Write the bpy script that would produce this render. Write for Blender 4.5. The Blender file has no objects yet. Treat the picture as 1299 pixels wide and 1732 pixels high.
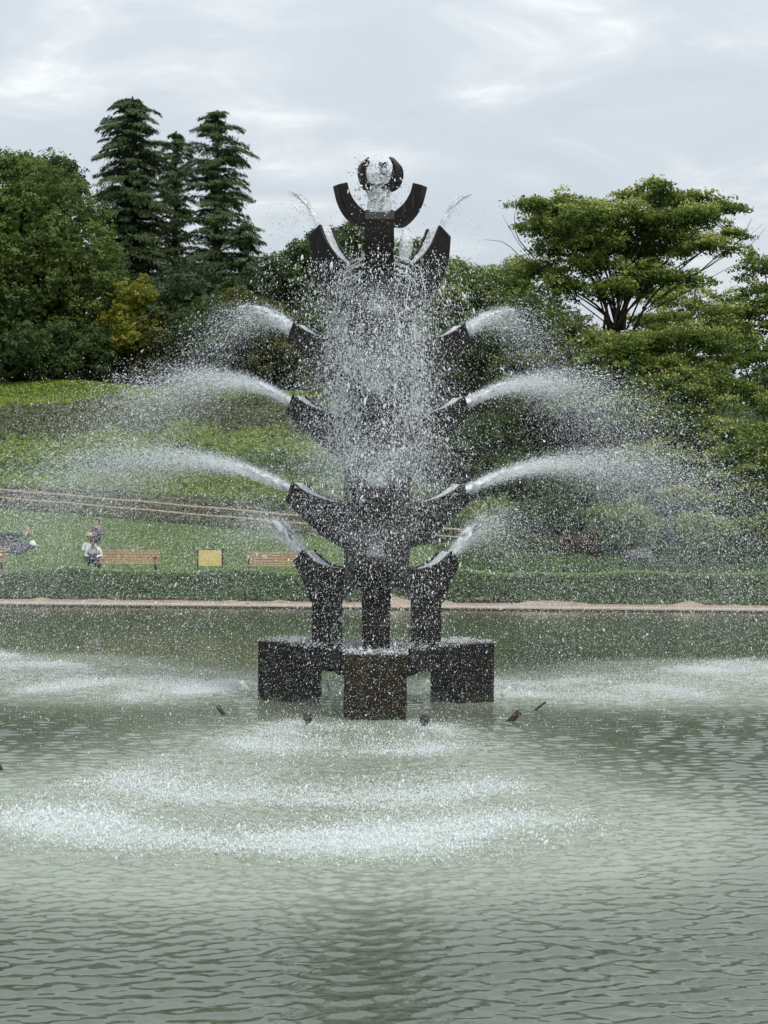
import bpy, bmesh, math, random
import numpy as np
from mathutils import Vector, Matrix

rng = np.random.default_rng(11)
random.seed(11)
R = math.radians
scene = bpy.context.scene
COL = scene.collection

# ---------------------------------------------------------------- camera
cam_d = bpy.data.cameras.new("camera")
cam = bpy.data.objects.new("camera", cam_d)
COL.objects.link(cam)
cam.location = (0, -26, 3.0)
cam.rotation_euler = (R(90), R(-0.5), 0)
cam_d.sensor_width = 36
cam_d.lens = 58.2
cam_d.shift_y = 0.0017
cam_d.clip_end = 2000
cam_d.clip_start = 0.1
scene.camera = cam

# ---------------------------------------------------------------- light
SUN_EL, SUN_AZ = 55, 150          # degrees; azimuth clockwise from +Y (behind the camera, to its right)
world = bpy.data.worlds.new("World")
scene.world = world
world.use_nodes = True
nt = world.node_tree
nt.nodes.clear()
N = nt.nodes.new
out = N("ShaderNodeOutputWorld")
bg = N("ShaderNodeBackground")
bg.inputs["Strength"].default_value = 0.1
sky = N("ShaderNodeTexSky")
sky.sky_type = 'NISHITA'
sky.sun_disc = False
sky.sun_elevation = R(SUN_EL)
sky.sun_rotation = R(SUN_AZ)
tc = N("ShaderNodeTexCoord")
sep = N("ShaderNodeSeparateXYZ")
nt.links.new(tc.outputs["Generated"], sep.inputs[0])
zz = N("ShaderNodeMath"); zz.operation = 'MAXIMUM'; zz.inputs[1].default_value = 0.0
nt.links.new(sep.outputs["Z"], zz.inputs[0])
za = N("ShaderNodeMath"); za.operation = 'ADD'; za.inputs[1].default_value = 0.16
nt.links.new(zz.outputs[0], za.inputs[0])
dx = N("ShaderNodeMath"); dx.operation = 'DIVIDE'
dy = N("ShaderNodeMath"); dy.operation = 'DIVIDE'
nt.links.new(sep.outputs["X"], dx.inputs[0]); nt.links.new(za.outputs[0], dx.inputs[1])
nt.links.new(sep.outputs["Y"], dy.inputs[0]); nt.links.new(za.outputs[0], dy.inputs[1])
cmb = N("ShaderNodeCombineXYZ")
nt.links.new(dx.outputs[0], cmb.inputs["X"]); nt.links.new(dy.outputs[0], cmb.inputs["Y"])
mp = N("ShaderNodeMapping"); mp.inputs["Scale"].default_value = (0.75, 0.9, 1); mp.inputs["Location"].default_value = (3.3, 1.2, 0.0)
mp.inputs["Rotation"].default_value = (0, 0, R(12))
nt.links.new(cmb.outputs[0], mp.inputs[0])
n1 = N("ShaderNodeTexNoise"); n1.inputs["Scale"].default_value = 3.6; n1.inputs["Detail"].default_value = 7; n1.inputs["Roughness"].default_value = 0.58
n1.inputs["Distortion"].default_value = 0.5
nt.links.new(mp.outputs[0], n1.inputs["Vector"])
rp = N("ShaderNodeValToRGB")
e = rp.color_ramp.elements
e[0].position = 0.30; e[0].color = (0.475, 0.526, 0.572, 1)
e[1].position = 0.72; e[1].color = (0.78, 0.80, 0.80, 1)
k = rp.color_ramp.elements.new(0.50); k.color = (0.51, 0.560, 0.602, 1)
k = rp.color_ramp.elements.new(0.60); k.color = (0.585, 0.624, 0.650, 1)
nt.links.new(n1.outputs["Fac"], rp.inputs["Fac"])
sc10 = N("ShaderNodeVectorMath"); sc10.operation = 'SCALE'; sc10.inputs["Scale"].default_value = 9.6
nt.links.new(rp.outputs["Color"], sc10.inputs[0])
zen = N("ShaderNodeMath"); zen.operation = 'MULTIPLY_ADD'; zen.inputs[1].default_value = 7.2; zen.inputs[2].default_value = 8.9   # an overcast sky brightens towards the zenith
nt.links.new(zz.outputs[0], zen.inputs[0]); nt.links.new(zen.outputs[0], sc10.inputs["Scale"])
mx = N("ShaderNodeMix"); mx.data_type = 'RGBA'; mx.inputs["Factor"].default_value = 0.95
nt.links.new(sky.outputs[0], mx.inputs["A"]); nt.links.new(sc10.outputs[0], mx.inputs["B"])
nt.links.new(mx.outputs["Result"], bg.inputs["Color"])
nt.links.new(bg.outputs[0], out.inputs["Surface"])

sun_d = bpy.data.lights.new("sun", 'SUN')
sun_d.energy = 1.7
sun_d.angle = R(14)
sun_d.color = (1.0, 0.96, 0.90)
sun = bpy.data.objects.new("sun", sun_d)
COL.objects.link(sun)
sd = Vector((math.sin(R(SUN_AZ)) * math.cos(R(SUN_EL)), math.cos(R(SUN_AZ)) * math.cos(R(SUN_EL)), math.sin(R(SUN_EL))))
sun.rotation_euler = sd.to_track_quat('Z', 'Y').to_euler()

scene.view_settings.view_transform = 'Standard'
scene.view_settings.look = 'None'
scene.view_settings.exposure = 0.36
scene.view_settings.gamma = 1.0
scene.view_settings.use_curve_mapping = False
scene.render.engine = 'CYCLES'
scene.cycles.max_bounces = 6
scene.cycles.diffuse_bounces = 3
scene.cycles.transparent_max_bounces = 12

# ---------------------------------------------------------------- helpers
F = 2800.0


def X(px, d):
    return (px - 649.5) * d / F


def Z(py, d):
    return 3.0 + (860 - py) * d / F


def W3(px, py, d):
    return np.array([X(px, d), d - 26.0, Z(py, d)])


def link(o, parent=None):
    COL.objects.link(o)
    if parent is not None:
        o.parent = parent
    return o


def tag(o, label=None, cat=None, group=None, kind=None):
    if label: o["label"] = label
    if cat: o["category"] = cat
    if group: o["group"] = group
    if kind: o["kind"] = kind
    return o


def empty(name, loc, label, cat, group=None, rz=0.0):
    o = bpy.data.objects.new(name, None)
    o.empty_display_size = 0.2
    o.location = loc
    o.rotation_euler = (0, 0, rz)
    link(o)
    return tag(o, label, cat, group)


def mesh_obj(name, verts, faces, mat, parent=None, smooth=False):
    me = bpy.data.meshes.new(name)
    me.from_pydata([tuple(v) for v in verts], [], [tuple(f) for f in faces])
    me.materials.append(mat)
    if smooth:
        me.polygons.foreach_set("use_smooth", [True] * len(me.polygons))
    me.update()
    return link(bpy.data.objects.new(name, me), parent)


def np_mesh(name, verts, quads, mat, parent=None, smooth=False, attrs=None):
    """large quad mesh from numpy; attrs: name -> per-vertex float array"""
    me = bpy.data.meshes.new(name)
    nv, nf = len(verts), len(quads)
    w = quads.shape[1]
    me.vertices.add(nv)
    me.vertices.foreach_set("co", np.ascontiguousarray(verts, dtype=np.float32).ravel())
    me.loops.add(nf * w)
    me.loops.foreach_set("vertex_index", np.ascontiguousarray(quads, dtype=np.int32).ravel())
    me.polygons.add(nf)
    me.polygons.foreach_set("loop_start", np.arange(0, nf * w, w, dtype=np.int32))
    if smooth:
        me.polygons.foreach_set("use_smooth", np.ones(nf, dtype=bool))
    me.update(calc_edges=True)
    for an, av in (attrs or {}).items():
        a = me.attributes.new(an, 'FLOAT', 'POINT')
        a.data.foreach_set("value", np.ascontiguousarray(av, dtype=np.float32))
    me.materials.append(mat)
    return link(bpy.data.objects.new(name, me), parent)


def unit(v):
    return v / np.maximum(np.linalg.norm(v, axis=-1, keepdims=True), 1e-9)


def rand_dirs(n):
    return unit(rng.normal(size=(n, 3)))


class Leaves:
    """collects leaf blades (folded diamonds of two triangles)"""
    def __init__(self):
        self.v, self.t = [], []

    def add(self, c, axis, normal, ln, wd, tone):
        n = len(c)
        axis = unit(axis)
        b = unit(np.cross(normal, axis) + 1e-6)
        nn = unit(np.cross(axis, b))
        ln = np.broadcast_to(np.asarray(ln, float), (n,))[:, None]
        wd = np.broadcast_to(np.asarray(wd, float), (n,))[:, None]
        fold = nn * wd * 0.22
        v = np.stack([c - axis * ln * .5, c + b * wd * .5 + fold, c + axis * ln * .5, c - b * wd * .5 + fold], 1)
        self.v.append(v.reshape(-1, 3))
        self.t.append(np.repeat(np.broadcast_to(np.asarray(tone, float), (n,)), 4))

    def build(self, name, mat, parent=None, origin=None):
        v = np.concatenate(self.v)
        t = np.concatenate(self.t)
        if origin is not None:
            v = v - np.asarray(origin)
        n = len(v) // 4
        i = np.arange(n)[:, None] * 4
        tri = np.concatenate([i + np.array([[0, 1, 2]]), i + np.array([[0, 2, 3]])])
        return np_mesh(name, v, tri, mat, parent, attrs={"tone": t})


class Tubes:
    def __init__(self):
        self.v, self.f = [], []

    def add(self, pts, radii, n=6):
        pts = [Vector(p) for p in pts]
        base = len(self.v)
        m = len(pts)
        ref = Vector((0.31, 0.87, 0.12))
        for i, p in enumerate(pts):
            d = (pts[min(i + 1, m - 1)] - pts[max(i - 1, 0)]).normalized()
            a = d.cross(ref)
            if a.length < 1e-3:
                a = d.cross(Vector((1, 0, 0)))
            a.normalize()
            b = d.cross(a)
            for k in range(n):
                t = 2 * math.pi * k / n
                self.v.append(p + (a * math.cos(t) + b * math.sin(t)) * radii[i])
        for i in range(m - 1):
            for k in range(n):
                k2 = (k + 1) % n
                self.f.append((base + i * n + k, base + i * n + k2, base + (i + 1) * n + k2, base + (i + 1) * n + k))
        self.f.append(tuple(base + k for k in range(n))[::-1])
        self.f.append(tuple(base + (m - 1) * n + k for k in range(n)))

    def build(self, name, mat, parent=None, origin=(0, 0, 0), smooth=True):
        o = Vector(origin)
        return mesh_obj(name, [v - o for v in self.v], self.f, mat, parent, smooth)


def box(name, lo, hi, mat, parent=None, bevel=0.0):
    x0, y0, z0 = lo
    x1, y1, z1 = hi
    v = [(x0, y0, z0), (x1, y0, z0), (x1, y1, z0), (x0, y1, z0), (x0, y0, z1), (x1, y0, z1), (x1, y1, z1), (x0, y1, z1)]
    f = [(0, 3, 2, 1), (4, 5, 6, 7), (0, 1, 5, 4), (1, 2, 6, 5), (2, 3, 7, 6), (3, 0, 4, 7)]
    o = mesh_obj(name, v, f, mat, parent)
    if bevel:
        add_bevel(o, bevel)
    return o


def add_bevel(o, w, seg=2):
    m = o.modifiers.new("bevel", 'BEVEL')
    m.width = w
    m.segments = seg
    m.limit_method = 'ANGLE'
    m.angle_limit = R(35)


# ---------------------------------------------------------------- materials
def new_mat(name):
    m = bpy.data.materials.new(name)
    m.use_nodes = True
    t = m.node_tree
    p = t.nodes["Principled BSDF"]
    return m, t, p


def simple_mat(name, c, c2=None, rough=0.7, scale=8.0, bump=0.0, spec=0.4, detail=6.0):
    m, t, p = new_mat(name)
    p.inputs["Roughness"].default_value = rough
    p.inputs["Specular IOR Level"].default_value = spec
    geo = t.nodes.new("ShaderNodeTexCoord")
    no = t.nodes.new("ShaderNodeTexNoise")
    no.inputs["Scale"].default_value = scale
    no.inputs["Detail"].default_value = detail
    t.links.new(geo.outputs["Object"], no.inputs["Vector"])
    r = t.nodes.new("ShaderNodeValToRGB")
    r.color_ramp.elements[0].position = 0.3
    r.color_ramp.elements[1].position = 0.7
    r.color_ramp.elements[0].color = (*c, 1)
    r.color_ramp.elements[1].color = (*(c2 or c), 1)
    t.links.new(no.outputs["Fac"], r.inputs["Fac"])
    t.links.new(r.outputs["Color"], p.inputs["Base Color"])
    if bump:
        b = t.nodes.new("ShaderNodeBump")
        b.inputs["Strength"].default_value = bump
        b.inputs["Distance"].default_value = 0.02
        t.links.new(no.outputs["Fac"], b.inputs["Height"])
        t.links.new(b.outputs["Normal"], p.inputs["Normal"])
    return m


def leaf_mat(name, dark, mid, light, transl=0.3, rough=0.55):
    m, t, p = new_mat(name)
    a = t.nodes.new("ShaderNodeAttribute")
    a.attribute_name = "tone"
    r = t.nodes.new("ShaderNodeValToRGB")
    e = r.color_ramp.elements
    e[0].position = 0.0; e[0].color = (*dark, 1)
    e[1].position = 1.0; e[1].color = (*light, 1)
    k = e.new(0.5); k.color = (*mid, 1)
    t.links.new(a.outputs["Fac"], r.inputs["Fac"])
    t.links.new(r.outputs["Color"], p.inputs["Base Color"])
    p.inputs["Roughness"].default_value = rough
    p.inputs["Specular IOR Level"].default_value = 0.25
    tr = t.nodes.new("ShaderNodeBsdfTranslucent")
    t.links.new(r.outputs["Color"], tr.inputs["Color"])
    ms = t.nodes.new("ShaderNodeMixShader")
    ms.inputs[0].default_value = transl
    o = t.nodes["Material Output"]
    t.links.new(p.outputs[0], ms.inputs[1])
    t.links.new(tr.outputs[0], ms.inputs[2])
    t.links.new(ms.outputs[0], o.inputs["Surface"])
    return m


M = {}
M["stone"] = simple_mat("wet_dark_stone", (0.005, 0.004, 0.0035), (0.015, 0.011, 0.009), rough=0.38, scale=14, bump=0.3, spec=0.22, detail=9)
M["stone_brown"] = simple_mat("wet_brown_stone", (0.010, 0.0075, 0.004), (0.034, 0.025, 0.014), rough=0.42, scale=9, bump=0.4, spec=0.16, detail=9)
def stain(m):
    t = m.node_tree
    p = t.nodes["Principled BSDF"]
    src = p.inputs["Base Color"].links[0].from_socket
    g = t.nodes.new("ShaderNodeNewGeometry")
    mp_ = t.nodes.new("ShaderNodeMapping"); mp_.inputs["Scale"].default_value = (7, 7, 0.7)
    t.links.new(g.outputs["Position"], mp_.inputs[0])
    no = t.nodes.new("ShaderNodeTexNoise"); no.inputs["Scale"].default_value = 1.6; no.inputs["Detail"].default_value = 8; no.inputs["Roughness"].default_value = 0.65
    t.links.new(mp_.outputs[0], no.inputs["Vector"])
    r = t.nodes.new("ShaderNodeMapRange"); r.inputs["From Min"].default_value = 0.60; r.inputs["From Max"].default_value = 0.82; r.inputs["To Max"].default_value = 0.75
    t.links.new(no.outputs["Fac"], r.inputs["Value"])
    mx_ = t.nodes.new("ShaderNodeMix"); mx_.data_type = 'RGBA'; mx_.inputs["B"].default_value = (0.115, 0.110, 0.095, 1)
    t.links.new(r.outputs["Result"], mx_.inputs["Factor"]); t.links.new(src, mx_.inputs["A"])
    sp = t.nodes.new("ShaderNodeSeparateXYZ"); t.links.new(g.outputs["Position"], sp.inputs[0])
    ad = t.nodes.new("ShaderNodeMath"); ad.operation = 'MULTIPLY_ADD'; ad.inputs[1].default_value = 0.25
    t.links.new(no.outputs["Fac"], ad.inputs[0]); t.links.new(sp.outputs["Z"], ad.inputs[2])
    al = t.nodes.new("ShaderNodeMapRange"); al.inputs["From Min"].default_value = 0.30; al.inputs["From Max"].default_value = 0.16; al.inputs["To Max"].default_value = 0.8
    t.links.new(ad.outputs[0], al.inputs["Value"])
    m2 = t.nodes.new("ShaderNodeMix"); m2.data_type = 'RGBA'; m2.inputs["B"].default_value = (0.020, 0.026, 0.012, 1)
    t.links.new(al.outputs["Result"], m2.inputs["Factor"]); t.links.new(mx_.outputs["Result"], m2.inputs["A"])
    t.links.new(m2.outputs["Result"], p.inputs["Base Color"])
    rr = t.nodes.new("ShaderNodeMapRange"); rr.inputs["To Min"].default_value = 0.25; rr.inputs["To Max"].default_value = 0.6
    t.links.new(no.outputs["Fac"], rr.inputs["Value"]); t.links.new(rr.outputs["Result"], p.inputs["Roughness"])


stain(M["stone"]); stain(M["stone_brown"])
M["bark"] = simple_mat("bark", (0.03, 0.022, 0.016), (0.07, 0.052, 0.04), rough=0.9, scale=9, bump=0.6)
M["bark_red"] = simple_mat("bark_red", (0.045, 0.028, 0.02), (0.09, 0.055, 0.04), rough=0.9, scale=9, bump=0.6)
M["kerb"] = simple_mat("kerb_concrete", (0.30, 0.23, 0.16), (0.46, 0.37, 0.27), rough=0.9, scale=3, bump=0.3)
M["soil"] = simple_mat("pale_soil", (0.27, 0.20, 0.14), (0.42, 0.34, 0.25), rough=0.95, scale=2.5, bump=0.5)
M["wood"] = simple_mat("bench_wood", (0.36, 0.20, 0.12), (0.52, 0.32, 0.20), rough=0.65, scale=6, bump=0.1)
M["rail"] = simple_mat("rail_wood", (0.30, 0.21, 0.16), (0.42, 0.31, 0.25), rough=0.8, scale=4, bump=0.1)
M["post"] = simple_mat("post_wood", (0.06, 0.045, 0.035), (0.12, 0.09, 0.07), rough=0.85, scale=6, bump=0.2)
M["iron"] = simple_mat("dark_iron", (0.02, 0.022, 0.024), (0.045, 0.046, 0.048), rough=0.5, scale=20)
M["rust"] = simple_mat("rusty_pipe", (0.02, 0.013, 0.010), (0.06, 0.035, 0.025), rough=0.6, scale=20)
M["sign"] = simple_mat("yellow_board", (0.62, 0.47, 0.13), (0.70, 0.55, 0.20), rough=0.5, scale=3)
M["white_pipe"] = simple_mat("white_plastic", (0.72, 0.74, 0.62), (0.80, 0.82, 0.72), rough=0.4, scale=12)
M["stake"] = simple_mat("pale_stake", (0.22, 0.19, 0.14), (0.30, 0.27, 0.20), rough=0.9)
M["rock"] = simple_mat("grey_rock", (0.05, 0.053, 0.055), (0.12, 0.12, 0.12), rough=0.9, scale=3, bump=0.8)
M["skin"] = simple_mat("skin", (0.46, 0.27, 0.19), (0.52, 0.31, 0.22), rough=0.6, scale=10)
M["white_cloth"] = simple_mat("white_cloth", (0.70, 0.70, 0.78), (0.80, 0.80, 0.86), rough=0.9, scale=9)
M["pale_cloth"] = simple_mat("pale_cloth", (0.50, 0.56, 0.52), (0.62, 0.67, 0.62), rough=0.9, scale=9)
M["dark_cloth"] = simple_mat("dark_cloth", (0.022, 0.026, 0.034), (0.06, 0.066, 0.078), rough=0.95, scale=5)
M["purple_cloth"] = simple_mat("purple_cloth", (0.075, 0.05, 0.085), (0.12, 0.085, 0.13), rough=0.95, scale=5)
M["straw"] = simple_mat("straw", (0.55, 0.40, 0.20), (0.66, 0.50, 0.28), rough=0.9, scale=30)
M["hair"] = simple_mat("hair", (0.015, 0.012, 0.010), (0.03, 0.024, 0.02), rough=0.6, scale=30)
M["cap"] = simple_mat("white_cap", (0.66, 0.70, 0.72), (0.76, 0.80, 0.82), rough=0.9, scale=10)

L_ = {}
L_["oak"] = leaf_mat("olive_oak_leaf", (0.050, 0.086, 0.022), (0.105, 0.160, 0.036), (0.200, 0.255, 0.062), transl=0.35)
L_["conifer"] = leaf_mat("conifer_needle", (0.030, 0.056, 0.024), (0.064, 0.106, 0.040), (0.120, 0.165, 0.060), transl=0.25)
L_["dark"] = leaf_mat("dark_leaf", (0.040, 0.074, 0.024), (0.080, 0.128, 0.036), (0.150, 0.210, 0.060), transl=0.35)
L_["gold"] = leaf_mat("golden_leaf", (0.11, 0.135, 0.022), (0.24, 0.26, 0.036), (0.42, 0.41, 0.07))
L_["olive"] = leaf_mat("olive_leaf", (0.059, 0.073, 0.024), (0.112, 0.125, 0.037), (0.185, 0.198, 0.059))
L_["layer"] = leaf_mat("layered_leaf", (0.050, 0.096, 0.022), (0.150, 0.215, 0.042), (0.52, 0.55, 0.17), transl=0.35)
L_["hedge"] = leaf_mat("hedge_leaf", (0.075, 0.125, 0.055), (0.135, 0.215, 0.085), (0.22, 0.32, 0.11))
L_["grass"] = leaf_mat("grass_blade", (0.105, 0.158, 0.056), (0.170, 0.240, 0.084), (0.26, 0.33, 0.12))
L_["bright"] = leaf_mat("bright_grass", (0.132, 0.198, 0.029), (0.218, 0.297, 0.042), (0.304, 0.370, 0.066))
L_["bank"] = leaf_mat("bank_cover", (0.080, 0.100, 0.050), (0.145, 0.165, 0.088), (0.230, 0.245, 0.130))
L_["green"] = leaf_mat("green_cover", (0.125, 0.180, 0.046), (0.205, 0.275, 0.070), (0.30, 0.36, 0.10))
L_["maroon"] = leaf_mat("maroon_leaf", (0.04, 0.028, 0.018), (0.072, 0.046, 0.030), (0.11, 0.075, 0.045))


def drop_mat():
    m, t, p = new_mat("water_drop")
    p.inputs["Base Color"].default_value = (0.93, 0.95, 0.97, 1)
    p.inputs["Roughness"].default_value = 0.15
    tr = t.nodes.new("ShaderNodeBsdfTranslucent")
    tr.inputs["Color"].default_value = (0.94, 0.96, 0.98, 1)
    ms = t.nodes.new("ShaderNodeMixShader")
    ms.inputs[0].default_value = 0.42
    t.links.new(p.outputs[0], ms.inputs[1])
    t.links.new(tr.outputs[0], ms.inputs[2])
    t.links.new(ms.outputs[0], t.nodes["Material Output"].inputs["Surface"])
    return m


def sheet_mat(name, clear):
    """moving water: part white with air, part clear"""
    m, t, p = new_mat(name)
    p.inputs["Base Color"].default_value = (0.86, 0.90, 0.92, 1)
    p.inputs["Roughness"].default_value = 0.12
    p.inputs["IOR"].default_value = 1.33
    tx = t.nodes.new("ShaderNodeTexCoord")
    no = t.nodes.new("ShaderNodeTexNoise")
    no.inputs["Scale"].default_value = 16
    no.inputs["Detail"].default_value = 6
    t.links.new(tx.outputs["Object"], no.inputs["Vector"])
    bp = t.nodes.new("ShaderNodeBump")
    bp.inputs["Strength"].default_value = 0.8
    bp.inputs["Distance"].default_value = 0.03
    t.links.new(no.outputs["Fac"], bp.inputs["Height"])
    t.links.new(bp.outputs["Normal"], p.inputs["Normal"])
    rm = t.nodes.new("ShaderNodeMapRange")
    rm.inputs["From Min"].default_value = 0.35
    rm.inputs["From Max"].default_value = 0.65
    rm.inputs["To Min"].default_value = max(0.0, clear - 0.3)
    rm.inputs["To Max"].default_value = min(1.0, clear + 0.3)
    t.links.new(no.outputs["Fac"], rm.inputs["Value"])
    tr = t.nodes.new("ShaderNodeBsdfTransparent")
    tr.inputs["Color"].default_value = (0.94, 0.96, 0.97, 1)
    ms = t.nodes.new("ShaderNodeMixShader")
    t.links.new(rm.outputs["Result"], ms.inputs[0])
    t.links.new(p.outputs[0], ms.inputs[1])
    t.links.new(tr.outputs[0], ms.inputs[2])
    t.links.new(ms.outputs[0], t.nodes["Material Output"].inputs["Surface"])
    return m


M["drop"] = drop_mat()
M["stream"] = sheet_mat("white_stream", 0.25)
M["sheet"] = sheet_mat("clear_sheet", 0.55)
M["film"] = sheet_mat("water_film", 0.15)  # near-white base also paints in the sky reflected on the wet channels

# droplet geometry nodes: one small ellipsoid per point
ng = bpy.data.node_groups.new("droplets", 'GeometryNodeTree')
ng.interface.new_socket("Geometry", in_out='INPUT', socket_type='NodeSocketGeometry')
ng.interface.new_socket("Geometry", in_out='OUTPUT', socket_type='NodeSocketGeometry')
gi = ng.nodes.new("NodeGroupInput")
go = ng.nodes.new("NodeGroupOutput")
ico = ng.nodes.new("GeometryNodeMeshIcoSphere")
ico.inputs["Radius"].default_value = 1.0
ico.inputs["Subdivisions"].default_value = 1
smo = ng.nodes.new("GeometryNodeSetShadeSmooth")
stm = ng.nodes.new("GeometryNodeSetMaterial")
stm.inputs["Material"].default_value = M["drop"]
iop = ng.nodes.new("GeometryNodeInstanceOnPoints")
na1 = ng.nodes.new("GeometryNodeInputNamedAttribute"); na1.data_type = 'FLOAT_VECTOR'; na1.inputs["Name"].default_value = "scl"
na2 = ng.nodes.new("GeometryNodeInputNamedAttribute"); na2.data_type = 'FLOAT_VECTOR'; na2.inputs["Name"].default_value = "rot"
e2r = ng.nodes.new("FunctionNodeEulerToRotation")
ng.links.new(ico.outputs["Mesh"], smo.inputs["Geometry"])
ng.links.new(smo.outputs["Geometry"], stm.inputs["Geometry"])
ng.links.new(gi.outputs[0], iop.inputs["Points"])
ng.links.new(stm.outputs["Geometry"], iop.inputs["Instance"])
ng.links.new(na1.outputs["Attribute"], iop.inputs["Scale"])
ng.links.new(na2.outputs["Attribute"], e2r.inputs[0])
ng.links.new(e2r.outputs[0], iop.inputs["Rotation"])
ng.links.new(iop.outputs["Instances"], go.inputs[0])


def droplets(name, pos, rad, vel=None, stretch=1.0, parent=None):
    me = bpy.data.meshes.new(name)
    n = len(pos)
    me.vertices.add(n)
    me.vertices.foreach_set("co", np.ascontiguousarray(pos, dtype=np.float32).ravel())
    st = np.asarray(stretch) * np.ones(n)
    scl = np.stack([rad, rad, rad * st], 1)
    if vel is None:
        vel = rand_dirs(n)
    d = unit(vel)
    rot = np.stack([np.zeros(n), np.arccos(np.clip(d[:, 2], -1, 1)), np.arctan2(d[:, 1], d[:, 0])], 1)
    for an, av in (("scl", scl), ("rot", rot)):
        a = me.attributes.new(an, 'FLOAT_VECTOR', 'POINT')
        a.data.foreach_set("vector", np.ascontiguousarray(av, dtype=np.float32).ravel())
    me.materials.append(M["drop"])
    o = link(bpy.data.objects.new(name, me), parent)
    md = o.modifiers.new("droplets", 'NODES')
    md.node_group = ng
    o["kind"] = "stuff"
    return o


# ---------------------------------------------------------------- terrain
def fence_ground(x):
    return np.clip(3.05 - (x + 16.7) / 33.4 * 2.55, 0.25, 4.2)


HY = np.array([26.5, 28.0, 29.3, 32.0, 46.5, 52, 62, 72, 82, 89, 96, 140, 220])


def ground_z(x, y):
    x = np.asarray(x, float); y = np.asarray(y, float)
    zf = fence_ground(x)
    lx = np.clip((x + 16.7) / 33.4, 0, 1)
    top = 11.9 - lx * 1.5
    mid = [0.10 + 0 * x, 0.16 + 0 * x, 0.24 + 0 * x, 0.55 + 0.10 * (1 - lx), zf,
           zf + (top - zf) * 0.12, zf + (top - zf) * 0.32, zf + (top - zf) * 0.56, zf + (top - zf) * 0.79, top - 0.1, top + 0.1, top + 1.5, top + 2]
    mid[3] = np.minimum(mid[3], 0.24 + (zf - 0.24) * 0.35 + 0.2)
    z = np.zeros_like(y * 1.0 + x)
    for i in range(len(HY) - 1):
        m = (y >= HY[i]) & (y <= HY[i + 1])
        t = (y - HY[i]) / (HY[i + 1] - HY[i])
        t = t * t * (3 - 2 * t) * 0.3 + t * 0.7
        z = np.where(m, mid[i] + (mid[i + 1] - mid[i]) * t, z)
    return z


def lumps(x, y, s, seed=0):
    r = np.random.default_rng(seed)
    z = 0
    for i in range(6):
        a = r.uniform(0, 6.28)
        f = s * r.uniform(0.6, 1.9)
        z = z + np.sin((x * math.cos(a) + y * math.sin(a)) * f + r.uniform(0, 6.28))
    return z / 6


def terrain_patch(name, xs, ys, mat, kind="structure", extra=None, dz=0.0):
    gx, gy = np.meshgrid(xs, ys)
    gz = ground_z(gx, gy) + dz
    if extra is not None:
        gz = gz + extra(gx, gy)
    v = np.stack([gx, gy, gz], -1).reshape(-1, 3)
    ny, nx = gx.shape
    i = np.arange(ny - 1)[:, None] * nx + np.arange(nx - 1)[None, :]
    q = np.stack([i, i + 1, i + nx + 1, i + nx], -1).reshape(-1, 4)
    o = np_mesh(name, v, q, mat, smooth=True)
    o["kind"] = kind
    return o


M["lawn"] = simple_mat("lawn_grass", (0.100, 0.152, 0.056), (0.15, 0.215, 0.076), rough=0.95, scale=1.3, bump=0.4, spec=0.1, detail=10)
M["hill"] = simple_mat("hill_ground", (0.045, 0.055, 0.026), (0.085, 0.095, 0.045), rough=0.95, scale=0.8, bump=0.5, spec=0.1, detail=10)
terrain_patch("lawn", np.linspace(-45, 2.5, 48), np.linspace(29.2, 46.5, 36), M["lawn"], extra=lambda x, y: 0.04 * lumps(x, y, 0.8, 3))
terrain_patch("ground", np.linspace(2.5, 45, 44), np.linspace(29.2, 46.5, 36), M["hill"], extra=lambda x, y: 0.04 * lumps(x, y, 0.8, 3))
terrain_patch("hillside", np.linspace(-120, 120, 121), np.concatenate([np.linspace(46.5, 96, 60), np.linspace(100, 220, 12)]), M["hill"],
              extra=lambda x, y: 0.25 * lumps(x, y, 0.35, 4) * np.clip((y - 46.5) / 4, 0, 1))
terrain_patch("soil_strip", np.linspace(-45, 45, 360), np.linspace(26.55, 29.25, 14), M["soil"],
              extra=lambda x, y: np.maximum(0, lumps(x, y * 0.6, 2.3, 5) - 0.05 + 0.25 * lumps(x, y * 0.5, 7.0, 6)) * 0.26 * np.clip((y - 26.7) / 0.5, 0, 1) * np.clip((29.25 - y) / 0.6, 0, 1))
kerb = box("kerb", (-45, 26.0, -0.6), (45, 26.55, 0.085), M["kerb"], bevel=0.02)
M["wet_wall"] = simple_mat("wet_wall", (0.018, 0.020, 0.014), (0.05, 0.05, 0.036), rough=0.6, scale=4, bump=0.4)
pw = box("pond_wall", (-45, 25.92, -0.6), (45, 25.995, 0.050), M["wet_wall"], bevel=0.01)
pw["kind"] = "structure"
kerb["kind"] = "structure"
bank = mesh_obj("ground", [(-600, 219, 13), (600, 219, 13), (600, 900, 10), (-600, 900, 10)], [(0, 1, 2, 3)], M["hill"])
bank["kind"] = "structure"
bed = mesh_obj("pond_bed", [(-60, -40, -0.7), (60, -40, -0.7), (60, 26.3, -0.7), (-60, 26.3, -0.7)], [(0, 1, 2, 3)], M["hill"])
bed["kind"] = "structure"

# ---------------------------------------------------------------- fountain
FX = -0.105          # fountain axis
ARMS = (0, 120, -120)


def polar(r, ang, z, tang=0.0):
    """ang: degrees from the direction of the viewer (-Y), positive towards +X"""
    a = R(ang)
    u = np.array([math.sin(a), -math.cos(a)])
    t = np.array([-u[1], u[0]])
    p = u * r + t * tang
    return np.array([FX + p[0], p[1], z])


fountain = empty("fountain", (FX, 0, 0), "tall dark stone tiered fountain with curved arms standing in the pond", "fountain")
FO = np.array([FX, 0, 0])


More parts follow.
